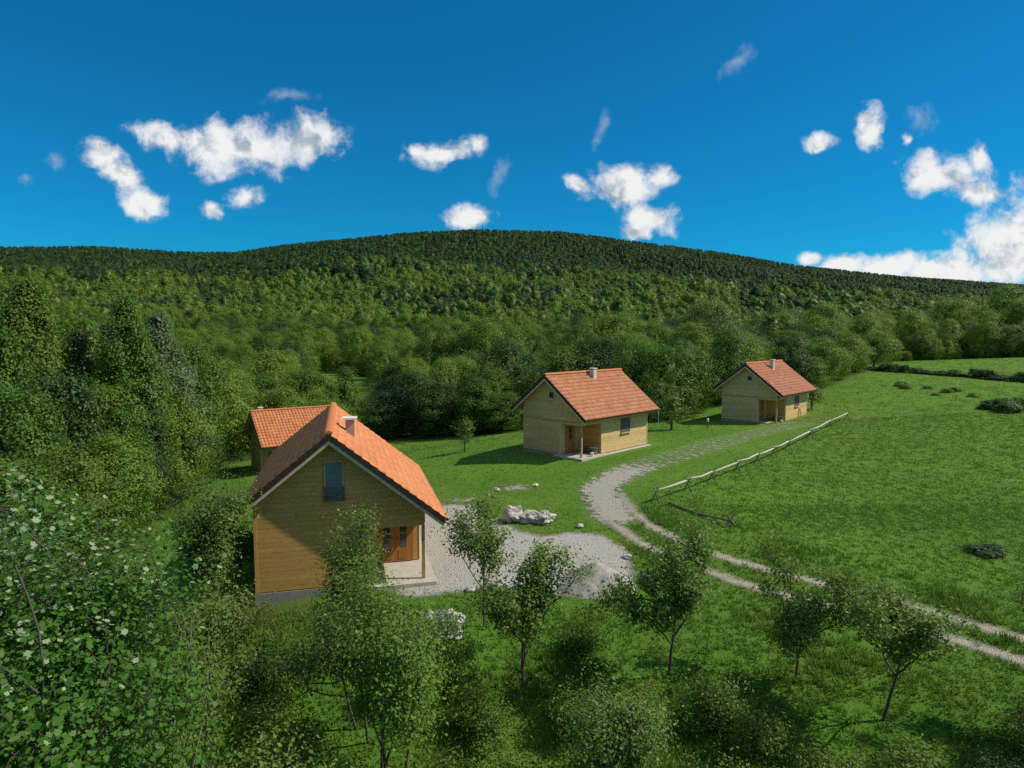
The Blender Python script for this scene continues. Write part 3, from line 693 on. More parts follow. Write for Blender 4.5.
def pebbles(name, n, fn, box, s0, s1, mat, seed):
    g = np.random.default_rng(seed); x = g.uniform(box[0], box[1], n); y = g.uniform(box[2], box[3], n); k = fn(x, y) > g.uniform(-.2, .35, n); x, y = x[k], y[k]; n = len(x)
    oc = np.array([(1,0,0),(-1,0,0),(0,1,0),(0,-1,0),(0,0,1),(0,0,-1)], float); of = np.array([(0,2,4),(2,1,4),(1,3,4),(3,0,4),(2,0,5),(1,2,5),(3,1,5),(0,3,5)])
    s_ = g.uniform(s0, s1, n) * g.choice([.6, 1, 1.5], n, p=[.5, .38, .12])
    V = oc[None] * s_[:, None, None] * g.uniform(.6, 1.4, (n, 6, 1)) * np.array([1, 1, .65]); a = g.uniform(0, 6.28, n); ca, sa = np.cos(a)[:, None], np.sin(a)[:, None]
    V = np.stack([V[..., 0] * ca - V[..., 1] * sa, V[..., 0] * sa + V[..., 1] * ca, V[..., 2]], 2) + np.stack([x, y, gz(x, y) + .03 + s_ * .2], 1)[:, None]
    Fc = (of[None] + 6 * np.arange(n)[:, None, None]).reshape(-1, 3)
    o = link(bpy.data.objects.new(name, np_mesh(name, V.reshape(-1, 3), Fc, mat))); return o
tag(pebbles('loose_gravel', 6000, yard_fn, (-6, 6, 22, 37), .010, .03, M['rock'], 1), 'loose pale gravel stones strewn over the yard', 'gravel', kind='stuff')
tag(pebbles('track_gravel', 16000, lambda x, y: np.maximum(rut_fn(x, y), drive_fn(x, y) - .5), (3, 27, 15, 60), .010, .03, M['rock'], 2), 'loose pale stones along the wheel tracks and drive', 'gravel', kind='stuff')

# ------------------------------------------------------------------ grass
def grass(name, x, y, hgt, spread, blades, seed, tlo=0., thi=1., wid=.018):
    g = np.random.default_rng(seed); n = len(x); z = gz(x, y); B = blades
    ang = g.uniform(0, 6.283, (n, B)); rad = spread[:, None] * np.sqrt(g.random((n, B))); bx = x[:, None] + np.cos(ang) * rad; by = y[:, None] + np.sin(ang) * rad; bz = z[:, None] - .015 + 0 * bx
    hh = hgt[:, None] * g.uniform(.5, 1.15, (n, B)); la = g.uniform(0, 6.283, (n, B)); le = hh * g.uniform(.1, .8, (n, B)); wa = g.uniform(0, 6.283, (n, B)); ww = (wid * (1 + hgt))[:, None] * g.uniform(.7, 1.5, (n, B))
    p0 = np.stack([bx - np.cos(wa) * ww, by - np.sin(wa) * ww, bz], -1); p1 = np.stack([bx + np.cos(wa) * ww, by + np.sin(wa) * ww, bz], -1)
    p2 = np.stack([bx + np.cos(la) * le, by + np.sin(la) * le, bz + hh], -1); V = np.stack([p0, p1, p2], 2).reshape(-1, 3)
    T = np.repeat(np.clip(g.uniform(tlo, thi, (n, 1)) * .6 + g.uniform(0, .4, (n, B)), 0, 1).ravel(), 3)
    o = link(bpy.data.objects.new(name, np_mesh(name, V, np.arange(len(V)).reshape(-1, 3), M['grass'], {'tint': T}))); return o
g = np.random.default_rng(77)
def scatter(n, ya, yb, power=1.0):
    y = ya + (yb - ya) * g.random(n) ** power; x = y * g.uniform(-.92, .92, n); k = inside(OPEN, x, y) & (bare_at(x, y) < g.uniform(-.15, .12, n))
    for h_ in (H1, H2, H3, H4):                       # keep the inside of the cabins free
        c, s_ = math.cos(-h_.rotation_euler.z), math.sin(-h_.rotation_euler.z); lx = c * (x - h_.location.x) - s_ * (y - h_.location.y); ly = s_ * (x - h_.location.x) + c * (y - h_.location.y)
        k &= ~((lx > -3.2) & (lx < 3.9) & (ly > .1) & (ly < 10.0))
    return x[k], y[k]
def field_noise(x, y, f, s_): return np.array([mnoise.noise(Vector((a * f, b_ * f, s_))) for a, b_ in zip(x, y)])
x, y = scatter(26000, 11, 34, .75); fn_ = field_noise(x, y, .35, 1.)
lawn = (x < 5) & (y > 23)
tag(grass('foreground_grass', x, y, np.where(lawn, .06, np.where(y > 37.2 - 1.3 * (x - 6), .10, .13 + .30 * np.clip(fn_ + .15, 0, 1) ** 1.5)), .10 + .08 * g.random(len(x)), 8, 1), 'long uneven green grass of the foreground slope and meadow', 'grass', kind='stuff')
x, y = scatter(34000, 30, 62, .9); lawn = (x < 5) | ((y - 34.6) > 1.12 * (x - 7.7) + 1)
tag(grass('meadow_grass', x, y, np.where(lawn, .05, .10), .16 + .1 * g.random(len(x)), 7, 2, wid=.028), 'green meadow grass beyond the wheel tracks', 'grass', kind='stuff')
x, y = scatter(22000, 60, 130, .9)
tag(grass('far_meadow_grass', x, y, np.full(len(x), .09), .3 + .2 * g.random(len(x)), 7, 3, wid=.05), 'far green meadow grass rising towards the hedge', 'grass', kind='stuff')

# ------------------------------------------------------------------ trees
def tubes_np(segs, seg=5):
    """segs: list of (points (k,3), radii (k)); returns V,F"""
    V = []; Fc = []; n0 = 0
    for P, r_ in segs:
        P = np.asarray(P, float); k = len(P)
        for i in range(k):
            d = P[min(i + 1, k - 1)] - P[max(i - 1, 0)]; d = d / (np.linalg.norm(d) + 1e-9)
            u = np.cross(d, (0, 0, 1) if abs(d[2]) < .9 else (1, 0, 0)); u /= np.linalg.norm(u) + 1e-9; v = np.cross(d, u)
            for j in range(seg):
                a = 6.28318 * j / seg; V.append(P[i] + (u * math.cos(a) + v * math.sin(a)) * r_[i])
        for i in range(k - 1):
            for j in range(seg):
                j2 = (j + 1) % seg; Fc.append((n0 + i * seg + j, n0 + i * seg + j2, n0 + (i + 1) * seg + j2, n0 + (i + 1) * seg + j))
        n0 += k * seg
    return np.array(V), np.array(Fc)
def unit(v): return v / (np.linalg.norm(v, axis=-1, keepdims=True) + 1e-9)
def leaf_np(C, N, size, g, asp=.55, shape='rhomb'):
    n = len(C); N = unit(N); t_ = unit(np.cross(N, unit(g.normal(size=(n, 3))))); b_ = np.cross(N, t_); l = (size * g.uniform(.65, 1.3, n))[:, None]
    if shape == 'rhomb':
        V = np.stack([C - t_ * l * .5, C + b_ * l * asp * .5 + N * l * .08, C + t_ * l * .5, C - b_ * l * asp * .5 + N * l * .08], 1); return V.reshape(-1, 3), np.arange(n * 4).reshape(-1, 4)
    # five-lobed leaf outline
    A = [(-90, .45), (-50, .55), (-18, .72), (10, .56), (40, .86), (66, .62), (90, 1.0), (114, .62), (140, .86), (170, .56), (198, .72), (230, .55)]
    V = np.stack([C + (t_ * math.sin(R(a)) + b_ * math.cos(R(a))) * l * q * .55 + N * l * (.05 if q > .6 else -.02) for a, q in A], 1); return V.reshape(-1, 3), np.arange(n * len(A)).reshape(-1, len(A))
def crown_np(seed, Hh, base, Rr, prof, ncl, lpc, clr, ls, flat=.75, lobes=.22, asp=.75, nr=.34, core=.26):
    """a crown as leaf clumps spread through a lumpy volume on limbs"""
    g = np.random.default_rng(seed); ph = g.uniform(0, 6.28, 4)
    hf = np.sort(g.random(ncl) ** .9); az = g.uniform(0, 6.28, ncl); rad = Rr * prof(hf) * (1 + lobes * np.sin(az * 2 + ph[0] + hf * 5) + lobes * .7 * np.sin(az * 3 + ph[1] - hf * 7)) * g.uniform(.35, 1.0, ncl) ** .5
    C = np.stack([np.cos(az) * rad, np.sin(az) * rad, base + (Hh - base) * hf], 1); cs = clr * g.uniform(.6, 1.35, ncl)
    P = (C[:, None] + g.normal(size=(ncl, lpc, 3)) * .55 * cs[:, None, None] * np.array([1, 1, flat])).reshape(-1, 3)
    cen = np.repeat(C, lpc, 0); axis = np.c_[np.zeros((len(P), 2)), P[:, 2] * .9]
    N = unit(P - cen) * .6 + unit(P - np.c_[np.zeros((len(P), 2)), np.full(len(P), base + (Hh - base) * .42)]) * .75 + np.array([0, 0, .22]) + g.normal(size=P.shape) * nr
    V, Fc = leaf_np(P, N, np.full(len(P), ls), g, asp); tt = np.repeat(np.clip(np.repeat(g.uniform(0, 1, ncl), lpc) * .7 + g.random(len(P)) * .3, 0, 1), 4)
    # uneven closed hull added inside the leaf shell to block light and deepen shading
    nh, na_ = 9, 12; hh_ = np.linspace(.0, .97, nh) if core > .5 else np.linspace(.15, .78, nh); aa = np.arange(na_) / na_ * 6.2832; HV = np.zeros((nh, na_, 3))
    for q, hv in enumerate(hh_):
        rv = Rr * float(prof(np.array([hv]))[0]) * core * (1 + lobes * np.sin(aa * 2 + ph[0] + hv * 5) + lobes * .7 * np.sin(aa * 3 + ph[1] - hv * 7)) * g.uniform(.72, 1.2, na_) * (.5 if q in (0, nh - 1) else 1)
        HV[q] = np.c_[np.cos(aa) * rv, np.sin(aa) * rv, np.full(na_, base + (Hh - base) * hv) + g.normal(size=na_) * .25 * Rr / 3]
    ia = np.arange(na_); HF = [np.c_[q * na_ + ia, q * na_ + (ia + 1) % na_, (q + 1) * na_ + (ia + 1) % na_, (q + 1) * na_ + ia] for q in range(nh - 1)]
    HF.append(np.array([[(nh - 1) * na_ + 3 * k, (nh - 1) * na_ + 3 * k + 1, (nh - 1) * na_ + 3 * k + 2, (nh - 1) * na_ + (3 * k + 3) % na_] for k in range(4)]))
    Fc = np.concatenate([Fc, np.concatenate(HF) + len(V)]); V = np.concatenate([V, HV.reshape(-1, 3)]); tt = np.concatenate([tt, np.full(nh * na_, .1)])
    tr = Hh * .014 + .04; segs = [(np.array([(0, 0, -.25), (.05, .02, base * .6), (-.05, .03, base + (Hh - base) * .35), (.02, 0, Hh * .9)]), [tr * 1.4, tr, tr * .7, tr * .12])]
    for i in g.choice(ncl, min(ncl, 14), False):
        z0 = max(base * .8, C[i, 2] - np.hypot(C[i, 0], C[i, 1]) * .7); segs.append((np.array([(0, 0, z0), C[i] * (.5, .5, 0) + (0, 0, (z0 * .55 + C[i, 2] * .45)), C[i]]), [tr * .45, tr * .3, tr * .1]))
    return V, Fc, tt, segs
p_round = lambda h_: np.sqrt(np.clip(1 - (2 * h_ - .85) ** 2 / 1.4, 0.02, 1))
p_tall = lambda h_: np.clip(np.sin(np.pi * np.clip(h_ * .86 + .16, 0, 1)), .05, 1) ** .8
p_cone = lambda h_: np.clip(1.02 - h_, .03, 1) ** .85
def species(name, mat, seed, Hh, base, Rr, prof, ncl, lpc, clr, ls, **kw):
    V, Fc, tt, segs = crown_np(seed, Hh, base, Rr, prof, ncl, lpc, clr, ls, **kw)
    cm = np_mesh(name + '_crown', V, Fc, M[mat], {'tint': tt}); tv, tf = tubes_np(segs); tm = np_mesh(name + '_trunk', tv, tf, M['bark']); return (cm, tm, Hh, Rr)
SP = {}
SP['broad'] = [species('broad', 'leaf_mid', 10 + k, 11, 1.0, 3.4, p_round, 150, 90, .95, .21) for k in range(3)]
SP['light'] = [species('light', 'leaf_light', 20 + k, 11, .8, 3.2, p_round, 150, 90, .95, .21) for k in range(3)]
SP['dark'] = [species('dark', 'leaf_dark', 30 + k, 11, .8, 3.3, p_round, 150, 90, .95, .21) for k in range(2)]
SP['darkwood'] = [species('darkwood', 'leaf_mid', 35 + k, 8, .3, 3.3, p_round, 150, 80, .8, .19) for k in range(2)]
SP['round'] = [species('round', 'leaf_mid', 40 + k, 9, .6, 2.8, p_tall, 140, 80, .7, .19) for k in range(2)]
SP['tall'] = [species('tall', 'leaf_mid', 50 + k, 16, 1.0, 3.6, p_tall, 420, 90, .75, .20, core=.2) for k in range(2)]
SP['silver'] = [species('silver', 'leaf_silver', 60, 14, 1.0, 3.0, p_tall, 300, 90, .75, .20, core=.2)]
SP['pale'] = [species('pale', 'leaf_pale', 65, 12, 1.0, 5.5, p_round, 220, 80, 1.0, .24)]
SP['spruce'] = [species('spruce', 'leaf_spruce', 70 + k, 10, .3, 2.3, p_cone, 190, 80, .5, .19, flat=.45, lobes=.12, asp=.4) for k in range(2)]
SP['sapling'] = [species('sapling', 'leaf_bush', 80 + k, 3, .7, 1.0, p_round, 40, 26, .34, .14) for k in range(2)]
TREE_LABEL = {
 'broad': ('mid green broadleaf tree of the wood around the cabins', 'mid green trees of the wood'), 'light': ('light yellowish green broadleaf tree of the wood around the cabins', 'light green trees of the wood'),
 'dark': ('dark green broadleaf tree of the wood around the cabins', 'dark green trees of the wood'), 'darkwood': ('dense low dark-hearted tree between the two cabins of the worn drive', 'dense trees between the drive cabins'),
 'round': ('rounded egg-shaped green tree standing at the wood edge behind the lawn', 'egg-shaped trees at the wood edge'), 'tall': ('very tall pointed green tree towering over the wood beside the lawn', 'tall pointed trees beside the lawn'),
 'silver': ('tall tree with silvery green leaves in the wood beside the lawn', None), 'pale': ('broad pale green tree rising above the dense trees between the cabins', None),
 'spruce': ('dark conical conifer in the wood edge beside the lawn', 'dark conifers of the wood edge'), 'sapling': ('slim young tree standing on the lawn', 'young lawn trees')}
trng = random.Random(99); NTREE = 0
def tree(kind, x, y, hgt, rad, var=None, label=None, group=None):
    global NTREE
    cm, tm, Hh, Rr = SP[kind][trng.randrange(len(SP[kind])) if var is None else var]
    nm = {'spruce': 'conifer', 'sapling': 'young_tree'}.get(kind, 'broadleaf_tree')
    o = empty(nm, (x, y, gzf(x, y)), trng.uniform(0, 6.28)); sxy = rad / Rr; o.scale = (sxy, sxy * trng.uniform(.92, 1.08), hgt / Hh)
    lb, gp = TREE_LABEL[kind]
    if label is None and kind in ('broad', 'light', 'dark'):
        cw_ = {'broad': 'mid green', 'light': 'light yellowish green', 'dark': 'dark green'}[kind]; sz_ = 'tall' if hgt > 9.5 else 'low' if hgt < 6.2 else 'middle-sized'
        if x < -17 and y < 72: pl = 'in the wood beside the sloping lawn'
        elif y > 112: pl = 'deep in the wood at the foot of the hill'
        elif x > 33: pl = 'in the wood edge along the far meadow'
        elif x > 17: pl = 'in the wood behind the pinkish roofed cabin'
        elif x > -2: pl = 'in the wood behind the bright orange roofed cabin'
        elif x > -16: pl = 'at the wood edge behind the open lawn'
        else: pl = 'in the wood behind the half hidden cabin'
        lb = f'{sz_} {cw_} broadleaf tree {pl}'; gp = f'{sz_} {cw_} trees {pl}'
    tag(o, label or lb, 'tree', group or gp)
    c = link(bpy.data.objects.new('crown', cm), o); link(bpy.data.objects.new('trunk', tm), o); NTREE += 1
    return c
HAND = [(-30.9,42,16.3,2.7,'tall'),(-33.9,39,15.2,2.4,'tall'),(-31.4,47,14.2,3.2,'broad'),(-25.8,44,14.9,2.5,'tall'),(-26.9,50,14.1,2.6,'silver'),(-26.9,55,12.0,2.8,'broad'),(-28.6,62,10.4,2.9,'light'),(-25.6,40,9.3,2.6,'broad'),
(-25.1,36,9.7,2.3,'dark'),(-25.3,33,9.2,2.4,'broad'),(-24.1,43,9.0,2.0,'spruce'),(-25.3,48,8.1,2.5,'light'),(-26.3,53,6.6,2.2,'dark'),(-28.4,58,5.6,1.6,'spruce'),(-21.6,35,6.0,2.0,'light'),(-20.4,30,6.0,1.6,'broad'),
(-21.0,27,6.1,1.9,'broad'),(-25.0,45,5.1,1.9,'light'),(-28.7,34,10.1,2.6,'broad'),(-26.0,51,4.4,1.9,'light'),(-24.4,41,4.9,1.6,'spruce'),(-29,44,13,2.2,'spruce'),(-27.9,47,11.5,1.9,'spruce'),(-29.0,37.5,12.5,2.2,'round'),(-23.2,38.5,7.5,1.7,'round'),
(-21.5,84,8.5,2.7,'round'),(-33.2,90,10.9,3.8,'light'),(-27.2,86,8.4,3.4,'broad'),(-24.3,80,5.9,2.6,'light'),(-15.2,79,5.4,2.8,'dark'),(-12.2,80,7.7,3.0,'dark'),(-8.8,77,6.3,2.9,'dark'),(-3.9,75,6.2,2.8,'round'),(-.9,84,10.2,3.7,'dark'),
(-.8,73.5,4.4,2.7,'broad'),(-8.3,95,8.3,3.6,'light'),(5.8,78,8.8,3.8,'broad'),(11.0,80,9.2,3.8,'dark'),(14.4,74,8.2,3.6,'darkwood'),(16.8,71,7.6,3.5,'darkwood'),(20.1,74,7.1,3.2,'darkwood'),(16.3,95,9.2,4.5,'light'),(33.0,110,12.8,6.0,'pale'),
(35.4,100,7.6,4.4,'dark'),(28.4,105,9.4,4.6,'light'),(14.6,68,4.2,2.2,'darkwood'),(18.0,69.5,3.4,2.0,'darkwood'),(11.4,68.5,4.3,2.3,'darkwood'),(7.5,70,4.5,2.4,'darkwood'),(40.4,92,5.6,3.2,'light'),(47.6,102,6.8,3.3,'dark'),(51.4,101,6.0,2.9,'light'),
(62.4,113,6.0,2.9,'light'),(38.9,85,4.0,2.0,'light'),(45.8,93,4.4,2.2,'light'),(42.8,105,7,4.0,'broad'),(55.0,105,4.2,2.2,'light')]
PROTO = {}
for (x, y, hh, rr_, k) in HAND:
    c = tree(k, x, y, hh, rr_); PROTO.setdefault(k, c)
for (x, y, hh, rr_, v, lb) in [(-3.7,51,2.7,.75,0,'slim young tree alone on the lawn behind the double-door cabin'),(14.3,58.5,3.0,1.3,1,'small young tree on the lawn between the two drive cabins'),(32.2,70,2.7,1.25,0,'small young tree beside the lit wall of the pinkish roofed cabin')]:
    tree('sapling', x, y, hh, rr_, v, lb)
placed = [(h_[0], h_[1], h_[3]) for h_ in HAND]
# rest of the wood: nearer trees one by one, the far hillside as one mass
far = []
yy = 60.0
gw = random.Random(3)
while yy < 1010:
    st = 4.6 + max(0, yy - 250) * .0019 if yy > 128 else 4.9; half = yy * .95 + 12; x = -half
    while x < half:
        X = x + gw.uniform(-.42, .42) * st; Y = yy + gw.uniform(-.42, .42) * st; far.append((X, Y, st)); x += st
    yy += st * .98
FX = np.array([f_[0] for f_ in far]); FY = np.array([f_[1] for f_ in far])
keep = (sdf(OPEN, FX, FY) < -1.6) & ~inside(CLEAR, FX, FY)
far = [f_ for f_, k in zip(far, keep) if k]
stuff = []; nind = 0
for (X, Y, st) in far:
    if Y < 128 and abs(X) < Y * .83 + 4 and nind < 225:
        if min(((X - a) ** 2 + (Y - b_) ** 2) ** .5 - r_ for a, b_, r_ in placed) < .9: continue
        k = gw.choices(['light', 'broad', 'dark'], [5, 3, 1.6])[0]; hh = gw.uniform(5.0, 9.0)
        if -.33 < X / Y < -.19 and Y > 88: hh = gw.uniform(3.0, 4.2)
        if X > 34: hh *= .8
        tree(k, X, Y, hh, gw.uniform(2.2, 3.1)); nind += 1
    else: stuff.append((X, Y, st))
print('TREES individual', NTREE, 'mass', len(stuff))

# low detail crowns for the far hillside: the mass instances these meshes
def far_mesh(name, mat, seed, cone=False, broad=1.0):
    V, Fc, tt, segs = crown_np(seed, 11, .2, 3.4 * broad, p_cone if cone else p_round, 52, 34, 1.0, .50 if not cone else .45, flat=.7, lobes=.25, asp=.8, nr=.28, core=.66)
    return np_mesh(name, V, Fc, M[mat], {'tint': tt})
def mass(name, label, pts, meshes):
    """pts: list of (x,y,z,scale,rot,idx); one object whose geometry nodes set a crown on each point"""
    P = np.array([p_[:3] for p_ in pts]); me = bpy.data.meshes.new(name); me.vertices.add(len(P)); me.vertices.foreach_set('co', P.astype(np.float32).ravel())
    for an, j, ty in (('sc', 3, 'FLOAT'), ('ro', 4, 'FLOAT'), ('ix', 5, 'INT')):
        at = me.attributes.new(an, ty, 'POINT'); at.data.foreach_set('value', np.array([p_[j] for p_ in pts], np.float32 if ty == 'FLOAT' else np.int32))
    o = link(bpy.data.objects.new(name, me)); tag(o, label, 'woodland', kind='stuff')
    ng = bpy.data.node_groups.new(name, 'GeometryNodeTree'); ng.interface.new_socket('Geometry', in_out='INPUT', socket_type='NodeSocketGeometry'); ng.interface.new_socket('Geometry', in_out='OUTPUT', socket_type='NodeSocketGeometry')
    N_ = ng.nodes; Lk = ng.links; gi = N_.new('NodeGroupInput'); go = N_.new('NodeGroupOutput'); jn = N_.new('GeometryNodeJoinGeometry')
    def na(nm, ty): nd = N_.new('GeometryNodeInputNamedAttribute'); nd.data_type = ty; nd.inputs[0].default_value = nm; return nd.outputs[0]
    ix = na('ix', 'INT'); sc_ = na('sc', 'FLOAT'); ro = na('ro', 'FLOAT'); cx = N_.new('ShaderNodeCombineXYZ'); Lk.new(ro, cx.inputs[2])
    for k, src in enumerate(meshes):
        oi = N_.new('GeometryNodeObjectInfo'); oi.inputs[0].default_value = src; oi.inputs[1].default_value = True; oi.transform_space = 'ORIGINAL'
        cp = N_.new('FunctionNodeCompare'); cp.data_type = 'INT'; cp.operation = 'EQUAL'; Lk.new(ix, cp.inputs[2]); cp.inputs[3].default_value = k
        ip = N_.new('GeometryNodeInstanceOnPoints'); Lk.new(gi.outputs[0], ip.inputs['Points']); Lk.new(cp.outputs[0], ip.inputs['Selection']); Lk.new(oi.outputs['Geometry'], ip.inputs['Instance']); Lk.new(cx.outputs[0], ip.inputs['Rotation']); Lk.new(sc_, ip.inputs['Scale'])
        Lk.new(ip.outputs[0], jn.inputs[0])
    Lk.new(jn.outputs[0], go.inputs[0]); md = o.modifiers.new('crowns', 'NODES'); md.node_group = ng
    return o
# one real far tree of each kind stands on the slope; the mass repeats its crown
FARK = [('leaf_light', False), ('leaf_mid', False), ('leaf_light', False), ('leaf_dark', False), ('leaf_pale', False), ('leaf_spruce', True), ('leaf_mid', False)]
fobj = []
for k, (mt, cone) in enumerate(FARK):
    X, Y, st = stuff[k * 37 + 11]; root = empty('conifer' if cone else 'broadleaf_tree', (X, Y, gzf(X, Y) - .3)); tag(root, ['light green', 'mid green', 'yellow-green', 'dark green', 'pale green', 'dark conical', 'fresh green'][k] + ' tree on the lower hillside at the edge of the far wood', 'tree', 'trees at the foot of the hillside')
    fobj.append(link(bpy.data.objects.new('crown', far_mesh('far_crown', mt, 200 + k, cone)), root))
    tv, tf = tubes_np([(np.array([(0, 0, -.3), (0, 0, 5), (0, 0, 9)]), [.2, .15, .05])]); link(bpy.data.objects.new('trunk', np_mesh('far_trunk', tv, tf, M['bark'])), root)
fobj += [PROTO['light'], PROTO['broad'], PROTO['dark'], PROTO['pale']]
NEARK = {0: 7, 2: 7, 1: 8, 6: 8, 3: 9, 4: 10}
lo, hi = [], []
SX = np.array([s_[0] for s_ in stuff]); SY = np.array([s_[1] for s_ in stuff]); SZ = gz(SX, SY)
for (X, Y, st), Z in zip(stuff, SZ):
    nz = mnoise.noise(Vector((X * .006, Y * .006, 3))) * 150 + mnoise.noise(Vector((X * .03, Y * .03, 9))) * 90
    el = (Z + 10 - CAM_Z) / Y                                  # height of the slope
    r_ = gw.random(); s_ = st / 5.6 * gw.choice([.5, .7, .9, 1.1, 1.35]) * gw.uniform(.9, 1.1); patch = mnoise.noise(Vector((X * .013, Y * .013, 5))) + .5 * mnoise.noise(Vector((X * .035, Y * .035, 1))); s_ *= 1 + .45 * mnoise.noise(Vector((X * .028, Y * .028, 7)))
    if Y + nz > 575:
        k = 5 if r_ < .42 + patch * .5 else (3 if r_ < .9 else 6); hi.append((X, Y, Z - .6, min(max(s_, .72), 1.02), gw.uniform(0, 6.28), k))
    else:
        if patch > .22: k = 3 if r_ < .5 else 1
        elif patch < -.2: k = 4 if r_ < .3 else 0
        else: k = 0 if r_ < .34 else 2 if r_ < .58 else 1 if r_ < .80 else 6 if r_ < .9 else 3 if r_ < .965 else 5
        if Y < 330: k = NEARK.get(k, k)
        if k == 10: s_ *= .62
        lo.append((X, Y, Z - .6, s_, gw.uniform(0, 6.28), k))
mass('hillside_wood', 'light green broadleaf wood covering the lower hillside', lo, fobj)
mass('hilltop_wood', 'dark green wood covering the hilltop ridge', hi, fobj)

# ------------------------------------------------------------------ bushes, hedge and scrub beyond the meadow
def bush_species(name, mat, seed, ncl=46, lpc=40, ls=.14):
    V, Fc, tt, segs = crown_np(seed, 1.0, .05, .8, lambda h_: np.sqrt(np.clip(1 - h_ ** 2 * .8, .05, 1)), ncl, lpc, .22, ls, lobes=.3, asp=.7)
    return np_mesh(name + '_crown', V, Fc, M[mat], {'tint': tt}), np_mesh(name + '_stem', *tubes_np([(s_[0], [q * .5 for q in s_[1]]) for s_ in segs]), M['bark'])
BU = [bush_species('bush', 'leaf_dark', 300), bush_species('bush', 'leaf_mid', 301), bush_species('bush', 'leaf_bush', 302)]
def bush(x, y, hgt, rad, v, label, group=None, name='bush'):
    o = empty(name, (x, y, gzf(x, y) - .03), gw.uniform(0, 6)); o.scale = (rad / .8, rad / .8, hgt); tag(o, label, 'bush', group)
    link(bpy.data.objects.new('foliage', BU[v][0]), o); link(bpy.data.objects.new('stem', BU[v][1]), o)
for k in range(24):
    f_ = k / 23; bush(58.5 + 7 * f_ + gw.uniform(-.5, .5), 110 - 31 * f_, gw.choice([.5, .6, .8, 1.1]), gw.uniform(.7, 1.4), 0 if gw.random() < .8 else 1, 'dark bush of the hedge row between meadow and far field', 'bushes of the far hedge')
for k in range(7): bush(47.5 + gw.uniform(-1.5, 2.5), 62.5 + gw.uniform(-3, 3), gw.uniform(.6, 1.0), gw.uniform(.7, 1.1), k % 2, 'dark bush of the thicket at the meadow edge', 'thicket at the meadow edge')
for k in range(8): bush(49 + gw.uniform(-3, 3), 84 - k * 1.6 + gw.uniform(-1, 1), gw.uniform(.25, .45), gw.uniform(.5, .8), 2 if k % 2 else 1, 'low scrubby bush on the upper meadow', 'low scrub on the upper meadow')
for k in range(4): bush(20.1 + gw.uniform(-.8, .9), 27 + gw.uniform(-.35, .35), gw.uniform(.16, .3), gw.uniform(.35, .55), 0, 'small dark weed clump in the open meadow', 'dark weed clumps in the meadow', 'weed_clump')

# ------------------------------------------------------------------ foreground trees and shrubs with branches
def grow(g, base, direc, length, rad, level, maxl, segs, tips, spread=.8, up=.25, nch=(4, 6), ratio=.62):
    k = 4; P = [np.array(base, float)]; d = unit(np.array(direc, float))
    for i in range(k):
        d = unit(d + g.normal(size=3) * (.14 if level else .035) + np.array([0, 0, up * .25])); P.append(P[-1] + d * length / k)
    P = np.array(P); segs.append((P, list(np.linspace(rad, rad * (.55 if level < maxl else .25), k + 1))))
    if level >= max(1, maxl - 1):
        f = np.linspace(.25, 1, 7)[:, None]; idx = np.clip((f[:, 0] * k).astype(int), 0, k - 1); fr = f * k - idx[:, None]; tips.append(P[idx] * (1 - fr) + P[idx + 1] * fr)
    if level < maxl:
        n = g.integers(nch[0], nch[1] + 1)
        for j in range(n):
            f = g.uniform(.35, 1.0) if j else 1.0; i = min(int(f * k), k - 1); st = P[i] + (P[i + 1] - P[i]) * (f * k - i)
            sd_ = unit(np.cross(d, g.normal(size=3))); nd = unit(d * (1 - spread * .5) + sd_ * spread + np.array([0, 0, up])); grow(g, st, nd, length * ratio * g.uniform(.75, 1.2), rad * .55, level + 1, maxl, segs, tips, spread, up, nch, ratio)
